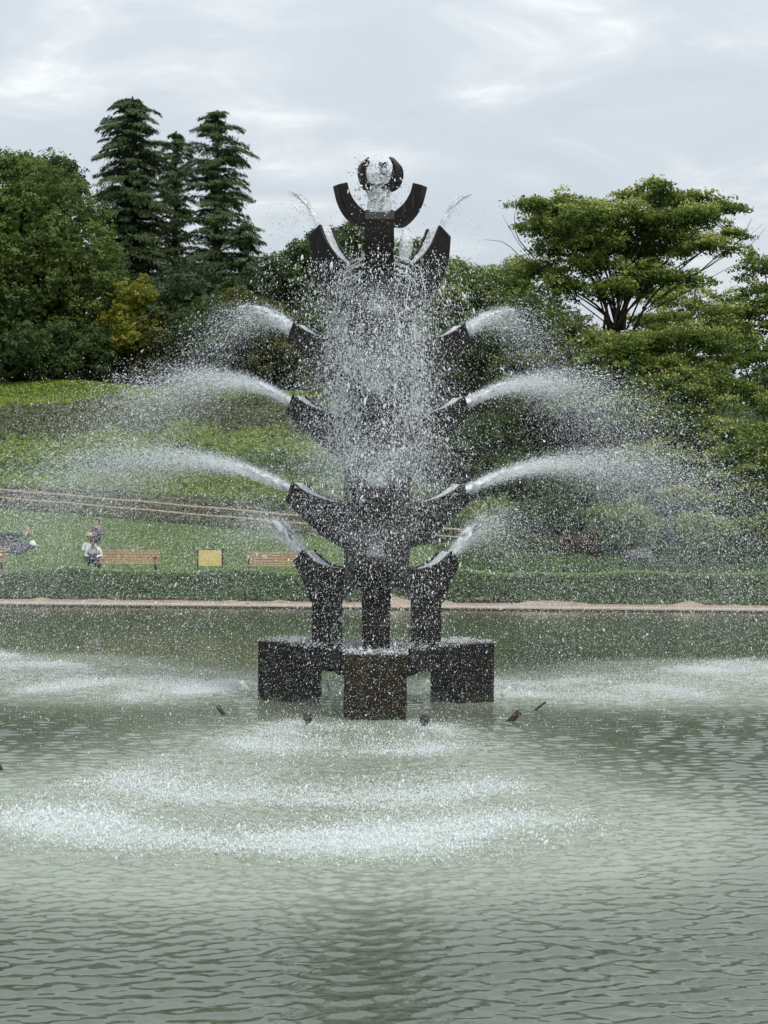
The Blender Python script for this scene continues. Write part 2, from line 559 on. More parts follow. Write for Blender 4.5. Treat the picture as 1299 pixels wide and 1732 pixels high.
def prism(name, n, r0, r1, z0, z1, mat, rot=0.0, bevel=0.02, parent=fountain):
    v, f = [], []
    for (r, z) in ((r0, z0), (r1, z1)):
        for k in range(n):
            a = rot + 2 * math.pi * k / n
            v.append((r * math.sin(a), -r * math.cos(a), z))
    f.append(tuple(range(n))[::-1])
    f.append(tuple(range(n, 2 * n)))
    for k in range(n):
        k2 = (k + 1) % n
        f.append((k, k2, n + k2, n + k))
    o = mesh_obj(name, v, f, mat, parent)
    add_bevel(o, bevel)
    return o


def radial_box(name, ang, r0, r1, w, z0, z1, mat, bevel=0.025, parent=fountain):
    v = [polar(r, ang, z, t) - FO for z in (z0, z1) for (r, t) in ((r0, -w / 2), (r1, -w / 2), (r1, w / 2), (r0, w / 2))]
    f = [(0, 3, 2, 1), (4, 5, 6, 7), (0, 1, 5, 4), (1, 2, 6, 5), (2, 3, 7, 6), (3, 0, 4, 7)]
    o = mesh_obj(name, v, f, mat, parent)
    bm = bmesh.new(); bm.from_mesh(o.data); bmesh.ops.recalc_face_normals(bm, faces=bm.faces); bm.to_mesh(o.data); bm.free()
    add_bevel(o, bevel)
    return o


for a in ARMS:
    radial_box("block", a, 1.283, 1.93, 0.92, -0.6, 0.94, M["stone_brown"] if a == 0 else M["stone"], 0.02)
# round-cornered table between the blocks, with a beam to each block
prism("table_slab", 12, 0.78, 0.78, 0.62, 0.93, M["stone"], rot=R(15), bevel=0.02)
prism("table_base", 12, 0.62, 0.778, 0.48, 0.62, M["stone"], rot=R(15), bevel=0.01)
for a in ARMS:
    radial_box("beam", a, 0.55, 1.28, 0.86, 0.52, 0.932, M["stone"], 0.02)


def curve_pts(ctrl, n):
    """Catmull-Rom through control points, n samples"""
    c = np.array(ctrl, float)
    c = np.vstack([2 * c[0] - c[1], c, 2 * c[-1] - c[-2]])
    outp = []
    m = len(c) - 3
    for s in np.linspace(0, m - 1e-6, n):
        i = int(s); t = s - i
        p0, p1, p2, p3 = c[i:i + 4]
        outp.append(0.5 * ((2 * p1) + (-p0 + p2) * t + (2 * p0 - 5 * p1 + 4 * p2 - p3) * t * t + (-p0 + 3 * p1 - 3 * p2 + p3) * t ** 3))
    return np.array(outp)


def arm(ang, inner, outer, w, mat, name="arm", lip=0.07, depth=0.07, n=12, z0=0.0, film=True):
    """channelled stone arm: inner and outer curves in the (radius, height) plane"""
    I = curve_pts(inner, n); O = curve_pts(outer, n)
    I[:, 1] += z0; O[:, 1] += z0
    v = []
    for i in range(n):
        d = O[i] - I[i]
        fl = I[i] + d / max(np.linalg.norm(d), 1e-6) * depth
        ring = [(O[i], -w / 2), (O[i], w / 2), (I[i], w / 2), (I[i], w / 2 - lip), (fl, w / 2 - lip), (fl, -w / 2 + lip), (I[i], -w / 2 + lip), (I[i], -w / 2)]
        v += [polar(p[0], ang, p[1], t) - FO for p, t in ring]
    f = [tuple(range(8)), tuple((n - 1) * 8 + k for k in range(8))]
    for i in range(n - 1):
        for k in range(8):
            k2 = (k + 1) % 8
            f.append((i * 8 + k, i * 8 + k2, (i + 1) * 8 + k2, (i + 1) * 8 + k))
    o = mesh_obj(name, v, f, mat, fountain)
    bm = bmesh.new(); bm.from_mesh(o.data); bmesh.ops.recalc_face_normals(bm, faces=bm.faces); bm.to_mesh(o.data); bm.free()
    add_bevel(o, 0.012, 1)
    if film:
        wv, wf = [], []
        hw = w / 2 - lip - 0.004
        for i in range(n):
            d = O[i] - I[i]
            p = I[i] + d / max(np.linalg.norm(d), 1e-6) * (depth * 0.35)
            for s in (-1, -0.33, 0.33, 1):
                jit = rng.uniform(-0.008, 0.008)
                wv.append(polar(p[0] + jit, ang, p[1] + jit, hw * s) - FO)
        for i in range(n - 1):
            for k in range(3):
                wf.append((i * 4 + k, i * 4 + k + 1, (i + 1) * 4 + k + 1, (i + 1) * 4 + k))
        mesh_obj("water_film", wv, wf, M["film"], o, smooth=True)
    return o


AW = 0.44
# lowest arms: legs that flare out into arms and in to the drum
for a in ARMS:
    inner = [(0.40, 2.13), (0.62, 2.14), (0.85, 2.17), (1.06, 2.25), (1.26, 2.42)]
    outer = [(0.42, 1.88), (0.75, 1.62), (1.07, 1.55), (1.24, 1.90), (1.44, 2.22)]
    arm(a, inner, outer, AW, M["stone"])
    radial_box("leg", a, 0.745, 1.075, AW - 0.01, 0.925, 1.70, M["stone"], 0.02)
# three middle tiers
inner_m = [(0.36, -0.30), (0.70, -0.27), (1.00, -0.20), (1.27, -0.09), (1.47, 0.05)]
outer_m = [(0.36, -1.05), (0.72, -0.92), (1.05, -0.70), (1.36, -0.46), (1.60, -0.25)]
TIER_Z = (3.46, 4.86, 6.02)
for z in TIER_Z:
    for a in ARMS:
        arm(a, inner_m, outer_m, AW, M["stone"], z0=z)
# fifth tier, taller and steeper
inner_5 = [(0.38, 6.86), (0.53, 6.97), (0.70, 7.11), (0.86, 7.33), (0.98, 7.60)]
outer_5 = [(0.38, 6.08), (0.74, 6.36), (1.01, 6.70), (1.15, 7.04), (1.19, 7.43)]
for a in ARMS:
    arm(a, inner_5, outer_5, AW, M["stone"], n=16)
# drums between the tiers
prism("drum", 12, 0.53, 0.53, 1.86, 3.34, M["stone"], rot=R(15))
prism("drum", 12, 0.54, 0.54, 3.34, 4.70, M["stone"], rot=R(15))
prism("drum", 12, 0.52, 0.52, 4.70, 5.88, M["stone"], rot=R(15))
prism("drum", 12, 0.53, 0.53, 5.88, 6.92, M["stone"], rot=R(15))
# square column with the two upper crowns
v = 0.19
box("column", (-v, -v, 6.9), (v, v, 7.70), M["stone"], fountain, 0.015)
inner_6 = [(0.16, 7.69), (0.30, 7.71), (0.46, 7.82), (0.57, 7.97), (0.62, 8.13)]
outer_6 = [(0.16, 7.50), (0.38, 7.48), (0.58, 7.62), (0.71, 7.82), (0.785, 8.08)]
for a in (62, -62, 180):
    arm(a, inner_6, outer_6, 0.20, M["stone"], n=14, lip=0.05, depth=0.03, film=False)
prism("crown_stem", 10, 0.09, 0.13, 7.70, 8.06, M["stone"], bevel=0.01)
prism("crown_bowl", 14, 0.10, 0.24, 8.04, 8.14, M["stone"], bevel=0.01)
inner_7 = [(0.10, 8.14), (0.22, 8.18), (0.27, 8.30), (0.285, 8.43), (0.215, 8.56)]
outer_7 = [(0.10, 8.04), (0.28, 8.11), (0.36, 8.28), (0.345, 8.44), (0.225, 8.57)]
for a in (52, 106, 172, -120, -66):
    arm(a, inner_7, outer_7, 0.13, M["stone"], name="claw", n=14, lip=0.03, depth=0.010, film=False)


# ---------------------------------------------------------------- moving water
G = 9.8
LAND = []          # landing points
WIND = np.array([-0.85, 0.10, 0.0])


def fly(p0, v0, vt, age, wind=WIND, dt=0.025):
    """ballistic flight with drag; returns the drops still in the air"""
    p = p0.copy(); v = v0.copy()
    t = np.zeros(len(p))
    down = np.zeros(len(p), bool)
    steps = int(age.max() / dt) + 1
    vt2 = (vt * vt)[:, None]
    for _ in range(steps):
        act = (~down) & (t < age)
        rel = v - wind
        acc = -G * np.linalg.norm(rel, axis=1, keepdims=True) * rel / vt2
        acc[:, 2] -= G
        v = np.where(act[:, None], v + acc * dt, v)
        p = np.where(act[:, None], p + v * dt, p)
        t = t + dt
        hit = act & (p[:, 2] < 0.0)
        down |= hit
    LAND.append(p[down][:, :2])
    return p, v, ~down


def jet(origin, ang, vr, vz, n_big, n_fine, spread=0.05, width=0.16, tmax=1.7, big=0.0034, fine=0.0019, yaw=0.06, wind_k=1.0, land_only=False):
    a = R(ang)
    u = np.array([math.sin(a), -math.cos(a), 0]); t = np.array([math.cos(a), math.sin(a), 0])
    res = []
    for n, rad, vt_lo, vt_hi, k in ((n_big, big, 15.0, 24.0, 1.0), (n_fine, fine, 7.0, 14.0, 1.4)):
        if n == 0:
            continue
        lat = rng.normal(size=n) * width * 0.45
        up = rng.normal(size=n) * width * 0.22
        o = origin + t * lat[:, None] + np.array([0, 0, 1]) * up[:, None]
        sp = 1 + rng.normal(size=n) * spread - np.abs(rng.normal(size=n)) * spread * k
        v = u * (vr * sp)[:, None] + np.array([0, 0, 1]) * (vz * (sp + rng.normal(size=n) * spread * 1.2))[:, None]
        v = v + t * (rng.normal(size=n) * yaw * vr * k + lat * 1.0)[:, None]
        v = v + rng.normal(size=(n, 3)) * 0.10 * k
        age = tmax * rng.random(n) ** 1.3
        vt = rng.uniform(vt_lo, vt_hi, n)
        if land_only:
            yv = rng.uniform(-1, 1, n) * yaw * 1.45
            sp = sp * np.cos(yv * (1.35 if abs(ang) < 20 else 0.6))
            v = u * (np.cos(yv) * vr * sp)[:, None] + t * (np.sin(yv) * vr * sp)[:, None] + np.array([0, 0, 1]) * v[:, 2:3] + rng.normal(size=(n, 3)) * 0.06
            q_, _, air = fly(o, v, vt, np.full(n, 3.2), WIND * wind_k)
            continue
        p, vv, air = fly(o, v, vt, age, WIND * wind_k)
        r = rad * 0.92 * np.exp(rng.normal(size=n) * 0.5)
        # water leaves in threads and breaks up: smaller, denser near the mouth
        res.append((p[air], vv[air], r[air]))
    if land_only:
        return None
    return tuple(np.concatenate([q[i] for q in res]) for i in range(3))


def stream_mesh(name, origin, ang, vr, vz, w0, length_t, mat, parent, seed, grow=0.6):
    """the unbroken start of a jet: a ragged flattened tube along the path"""
    r = np.random.default_rng(seed)
    a = R(ang)
    u = np.array([math.sin(a), -math.cos(a), 0]); t = np.array([math.cos(a), math.sin(a), 0])
    n, m = 16, 14
    v, f = [], []
    for i in range(n):
        s = length_t * i / (n - 1)
        c = origin + u * vr * s + np.array([0, 0, 1]) * (vz * s - 0.5 * G * s * s)
        tan = unit(u * vr + np.array([0, 0, 1]) * (vz - G * s))
        nb = np.cross(t, tan)
        ww = w0 * (1 + grow * i / n)
        th = w0 * 0.36 * (1 - 0.35 * i / n)
        for k in range(m):
            q = 2 * math.pi * k / m
            jit = 1 + r.normal() * (0.05 + 0.28 * i / n)
            v.append(c + t * math.cos(q) * ww * 0.5 * jit + nb * math.sin(q) * th * jit + tan * r.normal() * 0.03 * i / n * 4)
    for i in range(n - 1):
        for k in range(m):
            if i > 9 and r.random() < (i - 9) * 0.13:
                continue
            k2 = (k + 1) % m
            f.append((i * m + k, i * m + k2, (i + 1) * m + k2, (i + 1) * m + k))
    f.append(tuple(range(m))[::-1])
    v = [p - np.asarray(parent.location) for p in v]
    return mesh_obj(name, v, f, mat, parent, smooth=True)


JETS = [  # tier, r, z, vr, vz, n_big, n_fine, spread, tmax, words
    (1, 1.38, 2.33, 2.9, 3.8, 7000, 26000, 0.12, 1.30, "lowest"),
    (2, 1.56, 3.36, 8.9, 3.9, 20000, 110000, 0.06, 1.60, "second lowest"),
    (3, 1.56, 4.76, 6.3, 3.5, 17000, 90000, 0.07, 1.65, "third lowest"),
    (4, 1.56, 5.92, 3.3, 2.85, 7500, 34000, 0.09, 1.50, "second highest"),
    (5, 1.09, 7.53, 1.55, 3.45, 900, 2600, 0.10, 0.85, "highest"),
]
CREATE = []
for (tier, r, z, vr, vz, nb, nf, spr, tm, word) in JETS:
    for ang in ARMS:
        o0 = polar(r, ang, z)
        k = 0.40 if ang == 0 else 1.0
        if ang == -120 and tier in (2, 3):
            vr_ = vr * 0.97
        else:
            vr_ = vr
        yaw = {1: 0.30, 2: 0.15, 3: 0.15, 4: 0.18, 5: 0.10}[tier] * (1.25 if ang == 0 else 1.0)
        wd = {1: 0.20, 2: 0.16, 3: 0.17, 4: 0.26, 5: 0.15}[tier]
        jet(o0, ang - (5 if ang == 0 else 0), vr_ * (0.95 if ang == 0 else 1), vz, {1: 2600, 2: 22000, 3: 9000, 4: 3600, 5: 300}[tier], 1500, spr * 0.5, wd, tm, yaw=yaw * (1.35 if ang == 0 else 1.7), land_only=True)
        keep_land = len(LAND)
        p, vv, rr = jet(o0, ang, vr_, vz, int(nb * k), int(nf * k), spr, wd, tm, yaw=yaw)
        del LAND[keep_land:]
        if ang == 0:
            rr = rr * 0.72
            CREATE.append((p, vv, rr))
            continue
        side = "conifers" if ang < 0 else "broad layered trees"
        label = f"{word} of the white water jets spraying out towards the {side}"
        j = empty("water_jet", o0, label, "water jet", "water jets from the fountain arms")
        droplets("spray", p - o0, rr, vv, 1 + 2.4 * rng.random(len(p)) ** 2, j)
        lt = {1: 0.15, 2: 0.12, 3: 0.13, 4: 0.28, 5: 0.34}[tier]
        stream_mesh("stream", o0, ang, vr_, vz, wd * (0.95 if tier != 5 else 0.7), lt, M["sheet"] if tier in (4, 5) else M["stream"], j, tier * 700 + ang + 300)
# jets that come towards the viewer and the water tumbling down the drums
parts = [c for c in CREATE]


def tumble(n, z_hi, z_lo, r_lo, r_hi, rad, pow_=1.0, vt=8.0):
    ang = rng.uniform(0, 2 * math.pi, n)
    r = r_lo + (r_hi - r_lo) * np.abs(rng.normal(size=n)) * 0.55
    zz_ = z_lo + (z_hi - z_lo) * rng.random(n) ** pow_
    p = np.stack([FX + r * np.sin(ang), -r * np.cos(ang), zz_], 1)
    v = np.stack([np.sin(ang) * 0.6, -np.cos(ang) * 0.6, -2.5 - rng.random(n) * 2], 1)
    return p, v, rad * np.exp(rng.normal(size=n) * 0.45)


parts.append(tumble(6000, 6.8, 3.4, 0.50, 1.0, 0.0046))
parts.append(tumble(18000, 6.9, 3.0, 0.50, 1.4, 0.0026))
parts.append(tumble(5500, 5.9, 4.2, 0.50, 0.90, 0.0058))
parts.append(tumble(16000, 6.6, 2.6, 0.55, 1.9, 0.0031))
parts.append(tumble(3000, 4.2, 1.0, 0.60, 1.7, 0.0048, 0.9))
parts.append(tumble(3800, 7.0, 5.9, 0.55, 1.6, 0.0046, 0.9))
parts.append(tumble(500, 8.2, 7.0, 0.25, 0.75, 0.0070))
def curtain(nl, per, z_hi, z_lo, rad):
    """water thrown about in front of the drums: many small ragged bursts, wider lower down"""
    zc = rng.uniform(z_lo, z_hi, nl)
    w = 0.30 + 0.30 * np.clip((6.4 - zc) / 2.8, 0, 1)
    xc = np.clip(rng.normal(size=nl) * w, -1.1, 1.1)
    yc = np.where(np.abs(xc) < 0.34, -rng.uniform(1.65, 2.2, nl), -rng.uniform(0.5, 1.3, nl))
    k = np.repeat(np.arange(nl), per)
    n = len(k)
    sg = rng.uniform(0.05, 0.20, nl)[k]
    p_ = np.stack([FX + xc[k] + rng.normal(size=n) * sg, yc[k] + rng.normal(size=n) * sg, zc[k] + rng.normal(size=n) * sg * 1.5], 1)
    v_ = np.stack([rng.normal(size=n) * 0.8, -np.ones(n), -1.5 - rng.random(n) * 2], 1)
    return p_, v_, rad * np.exp(rng.normal(size=n) * 0.45)


parts.append(curtain(230, 15, 5.9, 3.45, 0.0042))
parts.append(curtain(300, 40, 6.05, 3.45, 0.0022))
parts.append(curtain(110, 22, 6.75, 1.6, 0.0040))
parts = [tuple(a_[q[0][:, 1] > -9.5] for a_ in q) for q in parts]
p = np.concatenate([q[0] for q in parts]); vv = np.concatenate([q[1] for q in parts]); rr = np.concatenate([q[2] for q in parts])
fw = droplets("falling_water", p, rr, vv, 1 + 2.6 * rng.random(len(p)) ** 2)
tag(fw, "white drops tumbling down and in front of the dark fountain column", None, None, "stuff")
# drops drifting over the whole pond
n = 300000
p = np.stack([rng.uniform(-10.0, 9.0, n) - 0.0, rng.uniform(-5.0, 10.0, n), 5.0 * rng.random(n) ** 1.7], 1)
keep = rng.random(n) < np.exp(-(np.hypot(p[:, 0] + 1.2, p[:, 1] - 1) / 7.5) ** 2)
p = p[keep]
dr = droplets("drifting_drops", p, 0.0021 * np.exp(rng.normal(size=len(p)) * 0.55), None, 1.0)
tag(dr, "loose drops drifting in the air over the pond", None, None, "stuff")


def splash_curve(tb, pts, r):
    tb.add(pts, [r * (0.5 + 0.5 * math.sin(math.pi * i / (len(pts) - 1))) + 0.003 for i in range(len(pts))], 5)


# threads and sheets of water over the topmost drum and down its sides
tb = Tubes()
for i in range(6):
    a0 = rng.uniform(-115, 115)
    r0 = rng.uniform(0.5, 0.6)
    z0 = rng.uniform(6.5, 6.95)
    pts = []
    span = rng.uniform(-26, 26)
    vr = rng.uniform(0.1, 0.9)
    for s in np.linspace(0, 1, 9):
        pts.append(polar(r0 + vr * s * 0.35, a0 + span * s, z0 + 0.05 * math.sin(3 * s) - 0.62 * s * s * rng.uniform(0.9, 1.1)))
    splash_curve(tb, pts, rng.uniform(0.002, 0.006))
for zt in (6.90, 6.80, 6.70, 6.62):
    for k in range(2):
        c = rng.uniform(-20, 20)
        pts = [polar(0.60 + rng.normal() * 0.01 + 0.05 * k, c + s * rng.uniform(58, 62), zt + 0.06 - 0.20 * s * s + rng.normal() * 0.02) for s in np.linspace(-1, 1, 15)]
        splash_curve(tb, pts, rng.uniform(0.003, 0.008))
for i in range(90):
    a0 = rng.uniform(-110, 110)
    r0 = rng.uniform(0.5, 0.85)
    z0 = rng.uniform(3.4, 6.3)
    pts = [polar(r0 + rng.normal() * 0.03, a0 + rng.uniform(-3, 3) + s * rng.uniform(-16, 16), z0 - s * rng.uniform(0.05, 0.35) + rng.normal() * 0.015) for s in np.linspace(0, 1, 6)]
    splash_curve(tb, pts, rng.uniform(0.002, 0.006))
wt = tb.build("water_threads", M["stream"])
tag(wt, "thin white threads of water pouring over the fountain drums", None, None, "stuff")

# plume in the crown
pl = empty("water_plume", (FX, 0, 7.7), "splashing white plume of water bursting inside the topmost stone crown", "water plume")
n = 1500
ang = rng.uniform(0, 6.283, n)
h = rng.random(n) ** 1.2
rad_ = (0.10 + 0.14 * h) * np.sqrt(rng.random(n)) + 0.06 * np.abs(rng.normal(size=n)) * h
p = np.stack([rad_ * np.sin(ang) - 0.12 * h, -rad_ * np.cos(ang), 0.03 + 0.80 * h], 1)
droplets("spray", p, 0.0085 * np.exp(rng.normal(size=n) * 0.45), None, 1.0, pl)
n = 260
p = np.stack([-0.15 + rng.normal(size=n) * 0.22, rng.normal(size=n) * 0.2, 0.45 + rng.normal(size=n) * 0.28], 1)
droplets("spray", p, 0.0075 * np.exp(rng.normal(size=n) * 0.5), None, 1.2, pl)
nn_, mm_ = 18, 18
v, f = [], []
for i in range(nn_):
    s = i / (nn_ - 1)
    rr_ = 0.195 - 0.05 * s + 0.06 * s * s
    for kk in range(mm_):
        q = 2 * math.pi * kk / mm_
        j = 1 + rng.normal() * (0.02 + 0.16 * s)
        v.append((rr_ * math.cos(q) * j - 0.04 * s, rr_ * math.sin(q) * j - 0.02, 0.012 + 0.62 * s + rng.normal() * 0.02 * s))
for i in range(nn_ - 1):
    for kk in range(mm_):
        if i > 8 and rng.random() < (i - 8) * 0.07:
            continue
        f.append((i * mm_ + kk, i * mm_ + (kk + 1) % mm_, (i + 1) * mm_ + (kk + 1) % mm_, (i + 1) * mm_ + kk))
mesh_obj("water_sheet", v, f, M["sheet"], pl, smooth=True)
# spill that falls beside the column
tbs = Tubes()
pts = [(FX + 0.36 + 0.10 * math.sin(s * 3.1) * (1 - s), -0.28, 7.44 - 0.62 * s) for s in np.linspace(0, 1, 14)]
tbs.add(pts, [0.03 + 0.085 * math.sin(math.pi * s) ** 1.5 * (1 + rng.normal() * 0.08) for s in np.linspace(0, 1, 14)], 9)
sp_ = tbs.build("water_spill", M["sheet"])
tag(sp_, "ragged sheet of water falling beside the square top column", "water spill")

# water running over table and blocks
for a in ARMS:
    n = 650
    rr0 = rng.uniform(1.22, 1.97, n)
    tt = rng.uniform(-0.48, 0.48, n)
    pp = np.array([polar(rr0[i], a, 0.945 + abs(rng.normal()) * 0.03, tt[i]) for i in range(n)])
    if a == ARMS[0]:
        SPL = [pp]
    else:
        SPL.append(pp)
n = 1500
an = rng.uniform(0, 6.283, n); rq = 1.4 * np.sqrt(rng.random(n))
SPL.append(np.stack([FX + rq * np.sin(an), -rq * np.cos(an), 0.94 + np.abs(rng.normal(size=n)) * 0.05], 1))
SPL = np.concatenate(SPL)
o = droplets("table_splash", SPL, 0.0050 * np.exp(rng.normal(size=len(SPL)) * 0.5), None, 1.0)
tag(o, "white splashes bouncing off the stone table and its blocks", None, None, "stuff")

# ---------------------------------------------------------------- pond water
land = np.concatenate(LAND)
HX0, HX1, HY0, HY1, HB = -22.0, 22.0, -22.0, 22.0, 0.2
nx_, ny_ = int((HX1 - HX0) / HB), int((HY1 - HY0) / HB)
H2, _, _ = np.histogram2d(land[:, 0], land[:, 1], bins=(nx_, ny_), range=((HX0, HX1), (HY0, HY1)))


def blur(a, k):
    for _ in range(k):
        a = (np.roll(a, 1, 0) + np.roll(a, -1, 0) + 2 * a) / 4
        a = (np.roll(a, 1, 1) + np.roll(a, -1, 1) + 2 * a) / 4
    return a


DENS = blur(H2, 3)
WIDE = blur(H2, 170)
DENS = np.minimum(DENS / np.percentile(DENS[DENS > 0.05], 97), 1.6) ** 0.75
WIDE = WIDE / np.percentile(WIDE[WIDE > 0.05], 78)


def sample2(a, x, y):
    i = np.clip((x - HX0) / HB - 0.5, 0, nx_ - 1.001); j = np.clip((y - HY0) / HB - 0.5, 0, ny_ - 1.001)
    i0 = i.astype(int); j0 = j.astype(int); fi = i - i0; fj = j - j0
    r = a[i0, j0] * (1 - fi) * (1 - fj) + a[i0 + 1, j0] * fi * (1 - fj) + a[i0, j0 + 1] * (1 - fi) * fj + a[i0 + 1, j0 + 1] * fi * fj
    ins = (x > HX0) & (x < HX1) & (y > HY0) & (y < HY1)
    return np.where(ins, r, 0)


ds = [4.0, 5.0, 6.0, 7.0, 8.0, 8.6]
while ds[-1] < 52.2:
    ds.append(ds[-1] + max(0.017, (0.0021 if ds[-1] < 33 else 0.006) * ds[-1]))
ds = np.array(ds)
us = np.concatenate([[-9, -5, -3, -2, -1.2, -0.8, -0.55, -0.42], np.linspace(-0.33, 0.33, 300), [0.42, 0.55, 0.8, 1.2, 2, 3, 5, 9]])
DD, UU = np.meshgrid(ds, us, indexing='ij')
PX = UU * DD * np.clip(8 / DD, 0.5, 1) if False else UU * DD
PY = DD - 26.0
PX = np.clip(PX, -60, 60)
wr = np.random.default_rng(5)
hz = np.zeros_like(PX)
sx_ = 0
for i in range(100):
    lam = math.exp(wr.uniform(math.log(0.055), math.log(0.30)))
    th = R(90) + wr.normal() * R(31) + R(6)
    kk = 2 * math.pi / lam
    amp = 0.00086 * (lam / 0.2) ** 1.0
    ph = kk * (PX * math.cos(th) + PY * math.sin(th)) + wr.uniform(0, 6.28)
    # keep very short waves out of the far rows
    fade = np.clip((lam / (0.0055 * DD) - 1.0), 0, 1)
    s = np.sin(ph + 0.5 * np.sin(ph * 0.37 + i))
    hz += amp * s * fade
hz = hz + 40.0 * hz * hz          # sharper crests, flatter troughs
patch = 0.80 + 0.40 * lumps(PX, PY, 0.55, 21) + 0.45 * np.clip((PX - 1.2 - 0.12 * (PY + 14)) / 3.0, 0, 1)
far = np.clip((36.5 - DD) / 5.0, 0.14, 1)
wide = np.clip(sample2(WIDE, PX, PY), 0, 1.3)
dens = np.clip(sample2(DENS, PX, PY) * (0.75 + 0.75 * lumps(PX, PY, 1.6, 55)), 0, 1.4)
hz = hz * patch * far
# chop raised by falling water
chop = wr.normal(size=PX.shape) * 0.015
chop = (chop + np.roll(chop, 1, 1) + np.roll(chop, -1, 1) + np.roll(chop, 1, 0)) / 2.0
hz = hz * (1 - 0.20 * np.clip(wide, 0, 1)) + chop * np.clip(dens * 0.9 + wide * 0.35, 0, 1.2) * np.clip(30 / DD, 0, 1)
V = np.stack([PX, PY, hz], -1).reshape(-1, 3)
nr, nc = PX.shape
ii = np.arange(nr - 1)[:, None] * nc + np.arange(nc - 1)[None, :]
Q = np.stack([ii, ii + 1, ii + nc + 1, ii + nc], -1).reshape(-1, 4)

m, t, p = new_mat("pond_water")
p.inputs["IOR"].default_value = 2.0
p.inputs["Specular Tint"].default_value = (0.94, 1.0, 0.92, 1)
p.inputs["Specular IOR Level"].default_value = 0.5
at1 = t.nodes.new("ShaderNodeAttribute"); at1.attribute_name = "foam"
at2 = t.nodes.new("ShaderNodeAttribute"); at2.attribute_name = "stir"
tcn = t.nodes.new("ShaderNodeTexCoord")
fn = t.nodes.new("ShaderNodeTexNoise"); fn.inputs["Scale"].default_value = 7; fn.inputs["Detail"].default_value = 10; fn.inputs["Roughness"].default_value = 0.75
t.links.new(tcn.outputs["Object"], fn.inputs["Vector"])
ad = t.nodes.new("ShaderNodeMath"); ad.operation = 'MULTIPLY'
fa = t.nodes.new("ShaderNodeMath"); fa.operation = 'ADD'; fa.inputs[1].default_value = 0.25
t.links.new(fn.outputs["Fac"], fa.inputs[0])
t.links.new(at1.outputs["Fac"], ad.inputs[0])
t.links.new(fa.outputs[0], ad.inputs[1])
fr = t.nodes.new("ShaderNodeMapRange")
fr.inputs["From Min"].default_value = 0.34; fr.inputs["From Max"].default_value = 0.95
fr.clamp = True
t.links.new(ad.outputs[0], fr.inputs["Value"])
c1 = t.nodes.new("ShaderNodeMix"); c1.data_type = 'RGBA'
c1.inputs["A"].default_value = (0.060, 0.071, 0.042, 1)      # murky pond water
c1.inputs["B"].default_value = (0.250, 0.282, 0.215, 1)       # air bubbles, plus the rough surface's sky reflection painted in
t.links.new(at2.outputs["Fac"], c1.inputs["Factor"])
c2 = t.nodes.new("ShaderNodeMix"); c2.data_type = 'RGBA'
c2.inputs["B"].default_value = (0.50, 0.56, 0.51, 1)
t.links.new(c1.outputs["Result"], c2.inputs["A"])
t.links.new(fr.outputs["Result"], c2.inputs["Factor"])
t.links.new(c2.outputs["Result"], p.inputs["Base Color"])
ro = t.nodes.new("ShaderNodeMapRange"); ro.inputs["To Min"].default_value = 0.04; ro.inputs["To Max"].default_value = 0.18
t.links.new(at2.outputs["Fac"], ro.inputs["Value"])
t.links.new(ro.outputs["Result"], p.inputs["Roughness"])
bn = t.nodes.new("ShaderNodeTexNoise"); bn.inputs["Scale"].default_value = 9; bn.inputs["Detail"].default_value = 4
mpn = t.nodes.new("ShaderNodeMapping"); mpn.inputs["Scale"].default_value = (0.6, 1.3, 1)
t.links.new(tcn.outputs["Object"], mpn.inputs[0]); t.links.new(mpn.outputs[0], bn.inputs["Vector"])
bb = t.nodes.new("ShaderNodeBump"); bb.inputs["Distance"].default_value = 0.012
bst = t.nodes.new("ShaderNodeMapRange"); bst.inputs["To Min"].default_value = 0.22; bst.inputs["To Max"].default_value = 0.8
t.links.new(at2.outputs["Fac"], bst.inputs["Value"]); t.links.new(bst.outputs["Result"], bb.inputs["Strength"])
t.links.new(bn.outputs["Fac"], bb.inputs["Height"]); t.links.new(bb.outputs["Normal"], p.inputs["Normal"])
M["pond"] = m
stir = np.clip(wide * (0.95 + 0.5 * np.clip((PY + 1) / 3, 0, 1)) + dens * 0.25, 0, 1) * np.clip((36.0 - DD) / 2.0, 0, 1)
stir = np.clip((stir - 0.10) / 0.80, 0, 1) * np.clip(1.15 + 0.25 * lumps(PX, PY, 0.9, 77), 0, 1.2)
stir = np.clip(stir, 0, 1)
water = np_mesh("pond_water", V, Q, m, smooth=True, attrs={"foam": np.clip(dens, 0, 1.2).ravel(), "stir": stir.ravel()})
water["kind"] = "structure"

# splash crowns where the drops come down
lp = land[rng.permutation(len(land))]
lp = lp[(lp[:, 1] > -12.2) & ((lp[:, 0] < 3.2) | (lp[:, 1] > 0))]
dd_ = sample2(DENS, lp[:, 0], lp[:, 1])
lp = lp[(rng.random(len(lp)) < np.clip(0.5 / (0.35 + dd_) * (0.3 + 0.9 * (lumps(lp[:, 0], lp[:, 1], 1.6, 55) > -0.1)), 0, 1))][:60000]
n = len(lp)
hgt = 0.0085 * np.exp(rng.normal(size=n) * 0.5) * (0.6 + 0.9 * np.clip(sample2(DENS, lp[:, 0], lp[:, 1]), 0, 1.4))
sp1 = np.stack([lp[:, 0], lp[:, 1], hgt * 0.9], 1)
dirs = unit(np.stack([rng.normal(size=n) * 0.35, rng.normal(size=n) * 0.35, np.ones(n)], 1))
o1 = droplets("splash_crowns", sp1, hgt * 0.30, dirs, 2.4)
tag(o1, "small white splash spikes where drops hit the pond", None, None, "stuff")
k2 = np.repeat(np.arange(n), 2)
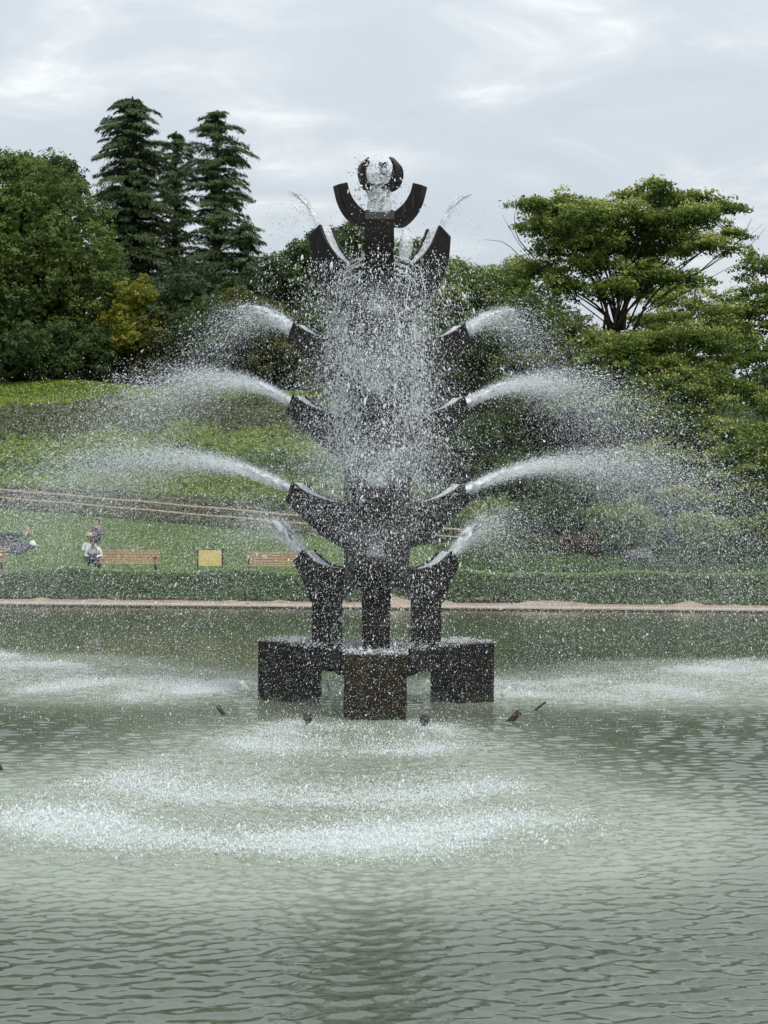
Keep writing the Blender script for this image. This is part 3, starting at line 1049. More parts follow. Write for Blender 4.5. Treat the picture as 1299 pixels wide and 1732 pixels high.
sp2 = np.stack([lp[k2, 0] + rng.normal(size=2 * n) * 0.06, lp[k2, 1] + rng.normal(size=2 * n) * 0.06, np.abs(rng.normal(size=2 * n)) * 0.05 * (0.4 + np.clip(dd_.mean(), 0, 1))], 1)
k3 = rng.integers(0, n, 2 * n) if n else np.arange(0)
sp3 = np.stack([lp[k3, 0] + rng.normal(size=2 * n) * 0.22, lp[k3, 1] + rng.normal(size=2 * n) * 0.22, np.abs(rng.normal(size=2 * n)) * 0.07], 1)
sp3 = sp3[::2]
o3 = droplets("splash_mist", sp3, 0.0020 * np.exp(rng.normal(size=len(sp3)) * 0.5), None, 1.0)
tag(o3, "fine mist hanging just over the splashing water", None, None, "stuff")
o2 = droplets("splash_drops", sp2, 0.0032 * np.exp(rng.normal(size=2 * n) * 0.45), None, 1.2)
tag(o2, "small drops bouncing up from the churned pond surface", None, None, "stuff")


# ---------------------------------------------------------------- plants
def on_ellipsoid(n, up_bias=0.0):
    d = rand_dirs(n)
    if up_bias:
        d[:, 2] = d[:, 2] + up_bias * np.abs(rng.normal(size=n))
        d = unit(d)
    return d


def clump(L, c, rad, n, ln, wd, tone_c, up=0.2, fill=0.35, flat=0.0, droop=0.0):
    """twigs of leaves over and inside one ragged bough of a crown"""
    m_ = max(3, n // 9)
    d = on_ellipsoid(m_, up)
    s = np.where(rng.random(m_) < fill, rng.uniform(0.3, 0.9, m_), rng.uniform(0.80, 1.12, m_))
    s = s + 0.16 * np.sin(d[:, 0] * 5 + c[0] * 3) * np.sin(d[:, 1] * 6 + c[1]) + 0.10 * np.sin(d[:, 2] * 11 + c[2] * 3)
    tw = np.asarray(c) + d * np.asarray(rad) * s[:, None]
    k = np.repeat(np.arange(m_), 9)
    nl = len(k)
    p = tw[k] + rng.normal(size=(nl, 3)) * ln * np.array([0.55, 0.55, 0.40])
    nrm = unit(d[k] * (1 - flat) + np.array([0, 0, 1.0]) * (flat + 0.35) + rng.normal(size=(nl, 3)) * 0.45)
    ax = unit(np.cross(nrm, rand_dirs(nl)))
    ax[:, 2] -= droop
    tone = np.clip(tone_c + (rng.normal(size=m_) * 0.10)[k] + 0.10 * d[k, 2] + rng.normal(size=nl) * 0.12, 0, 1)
    L.add(p, ax, nrm, ln * rng.uniform(0.7, 1.3, nl), wd * rng.uniform(0.7, 1.3, nl), tone)


def trunk_tubes(base, tips, r0, r1=0.05, bend=0.25):
    tb = Tubes()
    base = np.asarray(base, float)
    for tip in tips:
        tip = np.asarray(tip, float)
        d = tip - base
        mid1 = base + d * 0.33 + np.array([-d[0] * 0.16, -d[1] * 0.16, abs(d[2]) * bend * 0.3])
        mid2 = base + d * 0.68 + np.array([-d[0] * 0.06, -d[1] * 0.06, abs(d[2]) * bend * 0.25])
        pts = curve_pts([base, mid1, mid2, tip], 9)
        tb.add(pts, np.linspace(r0, r1, 9), 6)
    return tb


def dome_tree(name, label, cat, cx, d, outline_c, rx, rz, nclump, cr, nleaf, ln, wd, mat, trunk_r=0.3, group=None, flat=0.0, up=0.2, seed_tone=0.5, lower=-0.75, ry=None, squash=0.75, droop=0.2, bark="bark", shell=(0.80, 0.98)):
    """broad crown: clumps over the shell of an ellipsoid centred at (cx, outline_c) pixels, radii in metres"""
    x0, z0 = X(cx, d), Z(outline_c, d)
    y0 = d - 26.0
    gz = float(ground_z(np.array(x0), np.array(y0)))
    root = empty(name, (x0, y0, gz), label, cat, group)
    o = np.array([x0, y0, gz])
    L = Leaves()
    ry = ry or rx
    per = nleaf // nclump
    tips = []
    k = 0
    while k < nclump:
        u = rand_dirs(1)[0]
        if u[2] < lower:
            continue
        inn = rng.uniform(0.5, 0.78) if k % 5 == 0 else rng.uniform(*shell)
        c = np.array([x0, y0, z0]) + u * np.array([rx, ry, rz]) * inn
        if c[2] < gz + 0.15:
            c[2] = gz + 0.15 + rng.random() * 0.3
        s = cr * rng.uniform(0.65, 1.3)
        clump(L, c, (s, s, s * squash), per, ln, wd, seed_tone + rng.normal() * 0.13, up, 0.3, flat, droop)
        if k % max(1, nclump // 9) == 0:
            tips.append(c)
        k += 1
    ni = nclump * 26
    u = rand_dirs(ni)
    q = np.array([x0, y0, z0]) + u * np.array([rx, ry, rz]) * (rng.random(ni) ** 0.4 * 0.72)[:, None]
    q = q[q[:, 2] > gz]
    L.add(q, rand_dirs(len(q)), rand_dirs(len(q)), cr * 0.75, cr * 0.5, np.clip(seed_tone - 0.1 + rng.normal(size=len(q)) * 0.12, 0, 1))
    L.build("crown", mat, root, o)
    tb = trunk_tubes((x0, y0, gz - 0.2), tips, trunk_r, 0.05)
    tb.build("trunk", M[bark], root, o)
    return root


def plate_tree(name, label, cat, base_px, base_d, plates, nleaf, ln, wd, mat, trunk_r=0.14, group=None, base_z=None, twigs=None, tone=0.5, limb_step=4, spread=0.12):
    """layered crown: flat plates of foliage given as (px, py, half width px, half height px, depth)"""
    x0 = X(base_px, base_d); y0 = base_d - 26.0
    gz = float(ground_z(np.array(x0), np.array(y0)))
    root = empty(name, (x0, y0, gz), label, cat, group)
    o = np.array([x0, y0, gz])
    L = Leaves()
    area = sum(p[2] * p[3] ** 0.5 for p in plates)
    tips = []
    for (px, py, hw, hh, d) in plates:
        c = W3(px, py, d)
        rx = hw * d / F; rz = max(hh * d / F, 0.12)
        n = int(nleaf * hw * hh ** 0.5 / area)
        tt = tone + rng.normal() * 0.08
        # twigs with a handful of leaves each, spread through a flat irregular disc
        m_ = max(4, n // 16)
        a_ = rng.uniform(0, 6.283, m_)
        q = np.sqrt(rng.random(m_)) * (0.85 + 0.28 * np.sin(a_ * 2 + px) + 0.18 * np.sin(a_ * 5 + py))
        hh_ = rng.normal(size=m_) * 0.45
        tw_ = np.stack([rx * q * np.cos(a_), rx * q * np.sin(a_), rz * hh_ - 0.22 * rx * q * q], 1) + c
        k_ = np.repeat(np.arange(m_), 16)
        nl = len(k_)
        p_ = tw_[k_] + rng.normal(size=(nl, 3)) * np.array([0.17, 0.17, 0.07])
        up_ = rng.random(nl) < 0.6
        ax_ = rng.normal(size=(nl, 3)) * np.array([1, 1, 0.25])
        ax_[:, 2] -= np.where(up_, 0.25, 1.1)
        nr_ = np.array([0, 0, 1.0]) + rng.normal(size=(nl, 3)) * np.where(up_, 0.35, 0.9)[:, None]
        tn_ = tt - 0.03 + 0.42 * hh_[k_] + np.where(up_, 0.12, -0.16) + rng.normal(size=nl) * 0.13  # highlights on plate tops and shade on undersides painted into the leaf tone
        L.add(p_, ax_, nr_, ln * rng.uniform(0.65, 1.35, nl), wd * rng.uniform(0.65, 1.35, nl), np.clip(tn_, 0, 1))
        tips.append(c + np.array([0, 0, -rz * 0.5]))
    if limb_step > 1:
        tips = tips[::limb_step]
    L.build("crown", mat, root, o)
    bz = gz - 0.2 if base_z is None else base_z
    tb = Tubes()
    for c in tips:
        b = np.array([x0 + rng.normal() * spread, y0 + rng.normal() * spread, bz])
        dlt = c - b
        pts = curve_pts([b, b + dlt * np.array([0.22, 0.22, 0.38]), b + dlt * np.array([0.62, 0.62, 0.74]), c], 9)
        tb.add(pts, np.linspace(trunk_r * rng.uniform(0.6, 1.0), 0.022, 9), 6)
    for tw in (twigs or []):
        pts = curve_pts([W3(*q) for q in tw], 8)
        tb.add(pts, np.linspace(0.035, 0.008, 8), 5)
    tb.build("trunk", M["bark"], root, o)
    if base_z is not None:
        Tubes_ = Tubes(); Tubes_.add([(x0, y0, gz - 0.3), (x0 + 0.05, y0, (gz + bz) / 2), (x0, y0, bz + 0.1)], [trunk_r * 2.2, trunk_r * 1.8, trunk_r * 1.6], 8)
        Tubes_.build("trunk", M["bark"], root, o)
    return root


def conifer(label, px, d, top_py, half_px, seed, nwh=40, low_px=None, dens=1.0, bark="bark", gap=0.0, start=0.1):
    """tall conifer with whorls of drooping branches; half_px: list of (fraction of height from the top, half width px)"""
    r = np.random.default_rng(seed)
    x0 = X(px, d); y0 = d - 26.0
    gz = float(ground_z(np.array(x0), np.array(y0)))
    zt = Z(top_py, d)
    H = zt - gz
    root = empty("conifer_tree", (x0, y0, gz), label, "conifer", "tall conifers behind the hill")
    o = np.array([x0, y0, gz])
    L = Leaves()
    tb = Tubes()
    tb.add([(x0, y0, gz - 0.3), (x0 + 0.05, y0, gz + H * 0.5), (x0, y0, zt)], [0.46, 0.27, 0.03], 8)
    tb.build("trunk", M[bark], root, o)
    bt = Tubes()
    fr = np.array([q[0] for q in half_px]); hw = np.array([q[1] for q in half_px]) * d / F * 1.06
    zs = np.linspace(0.008, 1 - start, nwh)
    for i, s in enumerate(zs):
        z = zt - H * s
        w = np.interp(s, fr, hw)
        nb = 5 + int(r.integers(0, 3))
        for b in range(nb):
            if r.random() < gap:
                continue
            a = r.uniform(0, 6.283)
            ln = w * r.choice([r.uniform(0.45, 0.9), r.uniform(0.85, 1.25)])
            u = np.array([math.sin(a), math.cos(a), 0.0])
            rise = r.uniform(0.10, 0.28) * ln
            zb = z + r.normal() * 0.5 * min(1.0, s * 9) - 0.05
            sag = 0.19 * ln * r.uniform(0.25, 1.7)
            q = np.linspace(0, 1, 7)
            pts = np.array([x0, y0, zb]) + u * (ln * q)[:, None]
            pts[:, 2] += rise * np.sin(q * 2.2) - sag * q ** 2.2
            bt.add(pts, np.linspace(0.05, 0.012, 7), 4)
            n = int((50 + 58 * ln) * dens)
            t = r.random(n) ** 0.75
            c = np.stack([np.interp(t, q, pts[:, j]) for j in range(3)], 1)
            side = np.array([u[1], -u[0], 0])
            spread = (0.12 + 0.40 * ln * 0.4 * (1 - t * 0.5))
            c = c + side * (r.normal(size=n) * spread * 0.75)[:, None]
            c[:, 2] += -np.abs(r.normal(size=n)) * 0.12 + 0.05
            ax = u * (0.55 + 0.2 * r.random(n))[:, None] + side * (r.normal(size=n) * 0.45)[:, None]
            ax[:, 2] += -0.40 - 0.35 * r.random(n)
            nrm = np.array([0, 0, 1.0]) + r.normal(size=(n, 3)) * 0.5
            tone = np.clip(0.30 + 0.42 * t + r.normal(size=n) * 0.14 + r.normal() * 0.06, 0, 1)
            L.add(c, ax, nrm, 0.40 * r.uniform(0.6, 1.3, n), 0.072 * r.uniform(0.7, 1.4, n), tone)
    n = 260
    t = r.random(n)
    c = np.stack([x0 + r.normal(size=n) * 0.16 * t, y0 + r.normal(size=n) * 0.16 * t, zt - 1.6 * t + 0.15], 1)
    L.add(c, rand_dirs(n) + np.array([0, 0, 0.9]), rand_dirs(n), 0.34, 0.07, np.clip(0.5 + r.normal(size=n) * 0.14, 0, 1))
    bt.build("branches", M[bark], root, o)["kind"] = "stuff"
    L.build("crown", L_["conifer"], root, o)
    return root


# left: evergreen dome and the trees behind it
dome_tree("evergreen_tree", "huge rounded olive green evergreen tree filling the crest by the golden shrub", "tree", 18, 122, 470, 8.0, 9.1, 380, 1.0, 92000, 0.26, 0.14, L_["oak"], 0.4, seed_tone=0.52, ry=6.4, shell=(0.90, 0.97))
dome_tree("broadleaf_tree", "dark green tree peeking out behind the huge rounded evergreen", "tree", 76, 130, 308, 2.8, 2.4, 34, 0.9, 9000, 0.30, 0.16, L_["dark"], 0.25, seed_tone=0.45, lower=-1)
dome_tree("evergreen_tree", "dark lower crown of evergreen leaves spreading under the olive dome", "tree", 30, 119, 598, 7.2, 2.9, 80, 1.0, 28000, 0.26, 0.13, L_["dark"], 0.25, seed_tone=0.35, lower=-1)
conifer("tallest pointed conifer, dense and dark, next to the rounded evergreen", 218, 134, 162, [(0, 16), (0.04, 36), (0.12, 50), (0.2, 60), (0.32, 74), (0.5, 82), (0.7, 88), (1, 94)], 3, nwh=62, dens=1.15)
conifer("slim conifer with a bare reddish trunk squeezed between two broader conifers", 292, 140, 220, [(0, 10), (0.06, 26), (0.15, 34), (0.3, 40), (0.5, 44), (1, 60)], 8, nwh=46, dens=0.75, bark="bark_red", gap=0.15)
conifer("airy tall conifer with its trunk showing between drooping branches", 362, 134, 184, [(0, 14), (0.04, 40), (0.12, 54), (0.22, 60), (0.4, 68), (0.6, 80), (1, 88)], 5, nwh=54, dens=0.85, gap=0.08)
conifer("short drooping conifer nearest the fountain side of the conifer group", 412, 130, 372, [(0, 14), (0.1, 34), (0.3, 54), (0.6, 62), (1, 66)], 12, nwh=32, dens=0.95)
dome_tree("evergreen_tree", "dark mass of evergreen branches at the foot of the conifers", "tree", 330, 126, 545, 7.2, 4.6, 90, 1.2, 26000, 0.32, 0.14, L_["conifer"], 0.3, seed_tone=0.38)
dome_tree("golden_shrub", "golden yellow leaved tree against the rounded evergreen", "shrub", 220, 120, 538, 2.2, 3.7, 50, 0.58, 15000, 0.17, 0.09, L_["gold"], 0.15, seed_tone=0.5)
dome_tree("shrub", "olive yellow shrub between the golden tree and the spray", "shrub", 255, 120, 585, 2.0, 3.2, 40, 0.55, 9000, 0.17, 0.09, L_["olive"], 0.12, seed_tone=0.62)
dome_tree("shrub", "small golden rounded shrub at the foot of the short conifer", "shrub", 405, 121, 505, 1.7, 1.2, 26, 0.5, 6000, 0.17, 0.09, L_["olive"], 0.12, seed_tone=0.75)
dome_tree("shrub", "broad dark olive shrub on the crest behind the upper jet", "shrub", 352, 119, 585, 3.1, 3.4, 60, 0.75, 15000, 0.19, 0.10, L_["dark"], 0.15, seed_tone=0.45)
dome_tree("shrub", "brownish olive shrub on the crest beside the fountain drum", "shrub", 470, 119, 582, 3.2, 3.0, 60, 0.75, 15000, 0.19, 0.10, L_["olive"], 0.15, seed_tone=0.42)
# behind the fountain
dome_tree("shrub", "dark shrub squeezed between the brownish shrub and the fountain drum", "shrub", 545, 119, 560, 2.6, 3.2, 44, 0.75, 11000, 0.19, 0.10, L_["dark"], 0.15, seed_tone=0.42)
dome_tree("broadleaf_tree", "dark green tree rising directly behind the fountain column", "tree", 575, 126, 455, 4.4, 4.0, 80, 0.95, 24000, 0.30, 0.17, L_["dark"], 0.3, seed_tone=0.55)
dome_tree("broadleaf_tree", "lower dark tree between the short conifer and the fountain", "tree", 490, 128, 480, 2.2, 3.0, 40, 0.85, 11000, 0.30, 0.17, L_["dark"], 0.25, seed_tone=0.42)
dome_tree("broadleaf_tree", "small dark tree top showing just past the steep arm", "tree", 700, 130, 452, 2.6, 2.4, 30, 0.8, 9000, 0.30, 0.17, L_["dark"], 0.25, seed_tone=0.5)
dome_tree("broadleaf_tree", "wide yellowish green tree behind the upper fountain arm", "tree", 805, 112, 505, 5.4, 3.0, 90, 0.85, 26000, 0.24, 0.13, L_["layer"], 0.3, seed_tone=0.42, flat=0.25)
dome_tree("shrub", "dark rounded shrub under the upper jet by the layered trees", "shrub", 905, 102, 560, 3.4, 2.6, 50, 0.8, 14000, 0.2, 0.1, L_["dark"], 0.2, seed_tone=0.4)
dome_tree("shrub", "dark shrub behind the drum and the falling drops", "shrub", 760, 104, 610, 3.0, 2.8, 40, 0.8, 11000, 0.2, 0.1, L_["dark"], 0.2, seed_tone=0.42)
dome_tree("shrub", "olive shrub hidden behind the middle of the fountain", "shrub", 610, 104, 620, 3.6, 3.0, 40, 0.9, 10000, 0.2, 0.1, L_["olive"], 0.2, seed_tone=0.42)

dome_tree("shrub", "dark rounded shrub standing under the layered tree behind the third jet", "shrub", 1085, 100, 650, 3.0, 2.6, 44, 0.8, 11000, 0.2, 0.1, L_["dark"], 0.2, seed_tone=0.40)

# umbrella-shaped tree on the skyline
D = 86
um = [(892, 330, 34, 9), (945, 330, 52, 16), (985, 352, 62, 22), (905, 372, 34, 16), (955, 400, 56, 24), (1000, 432, 60, 26), (1050, 345, 58, 20), (1106, 300, 26, 12),
      (1118, 322, 50, 16), (1170, 318, 48, 12), (1222, 334, 36, 8), (1150, 352, 62, 18), (1078, 378, 72, 20), (1195, 398, 56, 11), (1110, 410, 60, 18), (905, 440, 46, 18),
      (955, 470, 46, 18), (1030, 470, 50, 14), (1128, 452, 62, 13), (1010, 390, 50, 22), (1080, 440, 46, 16), (1062, 318, 30, 12), (925, 350, 40, 16), (1235, 380, 26, 7)]
um += [(960, 375, 50, 20), (1100, 355, 55, 20), (1035, 400, 50, 22), (1140, 385, 50, 18), (1000, 335, 40, 12), (1175, 345, 50, 14), (1060, 460, 44, 14)]
um = [(a, b, c * 1.15, e_, D + rng.uniform(-2.6, 2.6)) for a, b, c, e_ in um]
tw = [[(1060, 535, D), (1140, 470, D - 1), (1215, 425, D - 1), (1285, 365, D - 1)], [(1100, 500, D), (1190, 440, D + 1), (1240, 400, D + 1), (1262, 372, D + 1)],
      [(1180, 446, D - 1), (1225, 408, D - 1), (1262, 402, D - 1), (1290, 372, D - 1)], [(1090, 515, D), (1160, 480, D), (1205, 452, D), (1250, 428, D)],
      [(1030, 540, D), (940, 470, D), (880, 410, D), (845, 352, D)], [(940, 460, D), (885, 430, D), (850, 400, D), (815, 395, D)], [(900, 425, D), (872, 392, D), (866, 360, D), (868, 342, D)],
      [(1230, 410, D - 1), (1252, 385, D - 1), (1262, 366, D - 1), (1268, 355, D - 1)]]
plate_tree("spreading_tree", "umbrella shaped tree with bare fanned limbs standing against the sky", "tree", 1043, D, um, 62000, 0.21, 0.11, L_["layer"], 0.085, base_z=Z(545, D), twigs=tw, tone=0.47, limb_step=1, spread=0.32)


def random_plates(region, n, hw, hh, d0, d1):
    """plates scattered inside a polygon-like list of (py, x_left, x_right)"""
    ys = [q[0] for q in region]; xl = [q[1] for q in region]; xr = [q[2] for q in region]
    res = []
    for i in range(n):
        py = ys[0] + (ys[-1] - ys[0]) * (i + rng.random()) / n
        a, b = np.interp(py, ys, xl), np.interp(py, ys, xr)
        px = rng.uniform(a, b)
        f_ = (py - ys[0]) / (ys[-1] - ys[0])
        res.append((px, py, hw * rng.uniform(0.6, 1.35), hh * rng.uniform(0.7, 1.3), d1 + (d0 - d1) * f_ + rng.uniform(-1.2, 1.2)))
    return res


plate_tree("layered_tree", "large layered green tree spreading over the slope below the umbrella tree", "tree", 1190, 80,
           random_plates([(545, 1040, 1200), (600, 1010, 1310), (680, 1020, 1330), (770, 1090, 1330), (830, 1150, 1330)], 62, 58, 13, 75, 83), 62000, 0.19, 0.10, L_["layer"], 0.12, tone=0.42)
plate_tree("layered_tree", "green tree cut by the frame edge, leaning over the layered one", "tree", 1330, 86,
           random_plates([(425, 1285, 1360), (480, 1230, 1380), (540, 1180, 1380), (590, 1170, 1380)], 26, 52, 13, 84, 90), 24000, 0.20, 0.11, L_["layer"], 0.12, tone=0.36)
plate_tree("layered_tree", "pale green layered tree top between the two darker skyline trees", "tree", 1190, 94,
           random_plates([(468, 1120, 1230), (510, 1090, 1250), (570, 1080, 1260)], 18, 46, 13, 92, 96), 16000, 0.20, 0.11, L_["layer"], 0.12, tone=0.55)
plate_tree("layered_tree", "low layered yellow green tree beside the third jet", "tree", 975, 88,
           [(1040, 566, 60, 12, 83), (1000, 560, 46, 12, 84), (1085, 558, 50, 12, 83), (1120, 545, 46, 12, 85), (955, 545, 44, 12, 86), (930, 520, 40, 12, 92), (1050, 590, 60, 13, 82)] + random_plates([(548, 960, 1060), (590, 880, 1090), (650, 870, 1040), (690, 900, 1000)], 24, 50, 11, 86, 93), 30000, 0.19, 0.10, L_["layer"], 0.1, tone=0.48)
plate_tree("layered_tree", "lowest layered tree at the frame edge above the rail fence", "tree", 1290, 74,
           random_plates([(715, 1180, 1330), (780, 1190, 1340), (850, 1200, 1340), (890, 1220, 1340)], 24, 50, 12, 72, 77), 22000, 0.17, 0.09, L_["layer"], 0.1, tone=0.34)

# shrubs over the slope on the right-hand side
shr = [
    (905, 92, 710, 2.9, 1.5, "olive", 0.60, "light olive shrub under the third jet"),
    (1010, 90, 735, 2.6, 1.6, "dark", 0.40, "dark shrub under the third jet beside the layered tree"),
    (1090, 86, 765, 2.9, 1.9, "dark", 0.28, "very dark shrub under the big layered tree"),
    (820, 88, 745, 2.5, 1.6, "dark", 0.42, "dark green shrub next to the fountain arm"),
    (735, 90, 740, 2.6, 1.8, "dark", 0.42, "dark shrub half hidden by the falling drops"),
    (880, 82, 810, 2.6, 1.4, "dark", 0.38, "dark shrub where the second lowest jet crosses"),
    (980, 80, 820, 2.4, 1.4, "dark", 0.35, "middle dark shrub below the second lowest jet"),
    (1075, 79, 835, 2.4, 1.3, "dark", 0.34, "dark shrub below the arch of the second lowest jet"),
    (1170, 78, 860, 2.4, 1.3, "dark", 0.30, "dark shrub just above the thin rail fence"),
    (845, 77, 868, 1.5, 0.9, "green", 0.45, "small light green shrub by the lowest jet"),
    (930, 76, 862, 1.8, 0.9, "dark", 0.38, "low dark shrub behind the lowest jet"),
    (1060, 74, 872, 1.6, 0.8, "green", 0.45, "bright green shrub on top of the dark arching bush"),
    (1060, 71, 925, 1.9, 1.1, "dark", 0.26, "dark arching bush above the clipped hedge"),
    (1185, 73, 885, 1.5, 0.7, "green", 0.40, "green shrub beside the tall dark post"),
    (965, 71, 930, 1.6, 0.75, "maroon", 0.5, "low reddish maroon bush above the clipped hedge"),
    (880, 71, 925, 1.7, 0.9, "dark", 0.34, "dark bush between the fountain arm and the maroon bush"),
    (1240, 70, 938, 1.9, 0.8, "dark", 0.36, "dark bush under the rails at the frame edge"),
    (1155, 70, 940, 1.5, 0.8, "dark", 0.30, "dark bush at the foot of the tall dark post"),
    (745, 74, 905, 1.6, 0.8, "dark", 0.36, "dark bush behind the short rail beside the fountain leg"),
]
for (px, d, py, rx, rz, mt, tn, lb) in shr:
    dome_tree("shrub", lb, "shrub", px, d, py, rx, rz, 30, 0.55, 7500, 0.15, 0.08, L_[mt], 0.08, "shrubs on the slope", seed_tone=tn, flat=0.15)

# ground cover on the slope
def cover(name, label, cond, n, mat, ln, wd, hgt, tone=0.5, x0=-30, x1=30, y0=46.5, y1=97):
    L = Leaves()
    xs, ys, zs = [], [], []
    got = 0
    for _ in range(40):
        k = 60000
        y = rng.uniform(y0, y1, k); x = rng.uniform(max(x0, -30), min(x1, 30), k)
        z = ground_z(x, y) + 0.25 * lumps(x, y, 0.35, 4) * np.clip((y - 46.5) / 4, 0, 1)
        d = y + 26
        px = 649.5 + x * F / d; py = 860 - (z - 3) * F / d
        ok = (px > -90) & (px < 1390) & cond(px, py, x, y)
        xs.append(x[ok]); ys.append(y[ok]); zs.append(z[ok])
        got += int(ok.sum())
        if got >= n:
            break
    x, y, z = (np.concatenate(q)[:n] for q in (xs, ys, zs))
    m_ = len(x)
    p = np.stack([x, y, z + hgt * (0.35 + 0.8 * np.abs(lumps(x, y, 1.3, 9))) * rng.random(m_) + 0.03], 1)
    nrm = unit(np.array([0, -0.3, 1.0]) + rng.normal(size=(m_, 3)) * 0.6)
    ax = unit(np.cross(nrm, rand_dirs(m_)) + np.array([0, 0, 0.35]))
    tn = np.clip(tone + 0.28 * lumps(x, y, 0.7, 13) + rng.normal(size=m_) * 0.17, 0, 1)
    L.add(p, ax, nrm, ln * rng.uniform(0.6, 1.4, m_), wd * rng.uniform(0.6, 1.4, m_), tn)
    o = L.build(name, mat)
    return tag(o, label, None, None, "stuff")


def bend(px):
    return -0.10 * np.clip(px, 0, 320) + 0.05 * np.clip(px - 320, 0, 300)


def band(a, b):
    return lambda px, py, x, y: (py + 7 * np.sin(px * 0.045) + 5 * np.sin(px * 0.11) - bend(px) * 1.0 > a) & (py + 7 * np.sin(px * 0.045) + 5 * np.sin(px * 0.11) - bend(px) <= b) & (px < 770)


cover("grass", "bright grass along the crest of the slope", lambda px, py, x, y: (py < 690 + bend(px) * 0.7 + 6 * np.sin(px * 0.05)) & (px < 600), 24000, L_["bright"], 0.30, 0.10, 0.16, 0.5)
cover("dry_ground_cover", "grey brown scrub on the bank below the crest grass", band(692, 752), 26000, L_["bank"], 0.28, 0.13, 0.40, 0.45)
cover("ground_cover", "olive green ground cover across the middle of the slope", band(748, 792), 26000, L_["green"], 0.27, 0.12, 0.35, 0.5)
cover("dark_ground_cover", "dark green strip of ground cover on the slope", band(790, 812), 16000, L_["hedge"], 0.25, 0.12, 0.40, 0.4)
cover("light_ground_cover", "lighter green strip of low plants above the rail fence", lambda px, py, x, y: (py > 795 + 0.02 * px) & (py < 822 + 0.05 * px) & (px < 640), 18000, L_["green"], 0.22, 0.10, 0.30, 0.42)
cover("grey_ground_cover", "grey green low plants on the bank behind the rail fence", lambda px, py, x, y: (py >= 818 + 0.05 * px) & (px < 800), 22000, L_["bank"], 0.19, 0.10, 0.28, 0.40, y0=46.6, y1=62)
cover("shrub_ground_cover", "dark leafy cover between the shrubs of the slope", lambda px, py, x, y: (px >= 600), 33000, L_["dark"], 0.30, 0.14, 0.45, 0.38)  # dark leaves filling in among the slope shrubs

cover("low_ground_cover", "dark leafy plants on the flat ground behind the hedge", lambda px, py, x, y: x > 2.3, 28000, L_["dark"], 0.20, 0.11, 0.55, 0.45, x0=2.3, x1=18, y0=30, y1=46.5)

# far wood behind the crest, one dark mass
L = Leaves()
for i in range(260):
    cx_ = rng.uniform(-60, 60)
    h_ = 12.5 + 3.2 * (0.5 + 0.5 * math.sin(cx_ * 0.35)) + 2.0 * rng.random()
    if 16 < cx_ < 26:
        h_ = min(h_, 16.2)
    clump(L, (cx_, 112 + rng.uniform(-4, 14), h_), (2.2, 2.2, 1.9), 150, 0.55, 0.30, 0.36, 0.2, 0.5)
tag(L.build("forest", L_["dark"]), "far dark wood behind the crest of the slope", None, None, "stuff")

# lawn blades
L = Leaves()
n = 50000
x = rng.uniform(-17, 2.5, n); y = rng.uniform(29.5, 46.6, n)
z = ground_z(x, y) + 0.04 * lumps(x, y, 0.8, 3)
L.add(np.stack([x, y, z + 0.03], 1), np.array([0, 0, 1.0]) + rng.normal(size=(n, 3)) * 0.45, rand_dirs(n), 0.10 * rng.uniform(0.6, 1.4, n), 0.035, np.clip(0.48 + 0.25 * lumps(x, y, 0.9, 31) + rng.normal(size=n) * 0.15, 0, 1))
tag(L.build("grass", L_["grass"]), "short mown grass blades on the lawn behind the hedge", None, None, "stuff")

# clipped hedge by the pond
hedge = empty("hedge", (0, 28.0, 0.16), "long clipped green hedge along the far edge of the pond", "hedge")
L = Leaves()
n = 78000
x = rng.uniform(-15.5, 15.5, n)
prof = 0.95 + 0.08 * lumps(x, x * 0, 1.7, 41) + 0.09 * lumps(x, x * 0, 6.0, 42) + np.clip(x / 15, -1, 1) * 0.05
low = 0.02 + 0.34 * np.clip(lumps(x, x * 0, 2.6, 43) + 0.15 * lumps(x, x * 0, 9.0, 44), -0.2, 1)
face = rng.random(n)
yy = np.where(face < 0.5, 27.45 + 0.10 * lumps(x, x, 3.1, 45) + np.abs(rng.normal(size=n)) * 0.08, rng.uniform(27.45, 28.75, n))
zz_ = np.where((face >= 0.5) & (face < 0.85), prof - np.abs(rng.normal(size=n)) * 0.05, low + (prof - low) * rng.random(n))
zz_ = zz_ + 0.16
nrm = unit(np.where((face < 0.5)[:, None], np.array([0, -1.0, 0.4]), np.array([0, -0.2, 1.0])) + rng.normal(size=(n, 3)) * 0.6)
ax = unit(np.cross(nrm, rand_dirs(n)))
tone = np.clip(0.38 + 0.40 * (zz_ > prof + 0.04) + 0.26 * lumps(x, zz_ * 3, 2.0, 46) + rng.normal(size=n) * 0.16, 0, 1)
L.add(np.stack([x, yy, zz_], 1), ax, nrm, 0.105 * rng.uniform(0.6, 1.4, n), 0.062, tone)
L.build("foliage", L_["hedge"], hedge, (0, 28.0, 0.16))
tb = Tubes()
for xx in np.arange(-15.4, 15.4, 0.22):
    b = np.array([xx + rng.normal() * 0.05, 28.1 + rng.normal() * 0.2, 0.12])
    tb.add([b, b + np.array([rng.normal() * 0.05, 0, 0.25]), b + np.array([rng.normal() * 0.12, rng.normal() * 0.1, 0.7])], [0.02, 0.015, 0.008], 5)
tb.build("stems", M["bark"], hedge, (0, 28.0, 0.16))["kind"] = "stuff"

# ---------------------------------------------------------------- fence, posts, benches, board
YF = 46.0
fence = empty("rail_fence", (0, YF, 1.6), "long two rail wooden fence running downhill behind the lawn", "fence")
FO2 = np.array([0, YF, 1.6])


def rail_z(x):
    px = 649.5 + x * F / 72
    return Z(825 + 0.078 * px, 72)


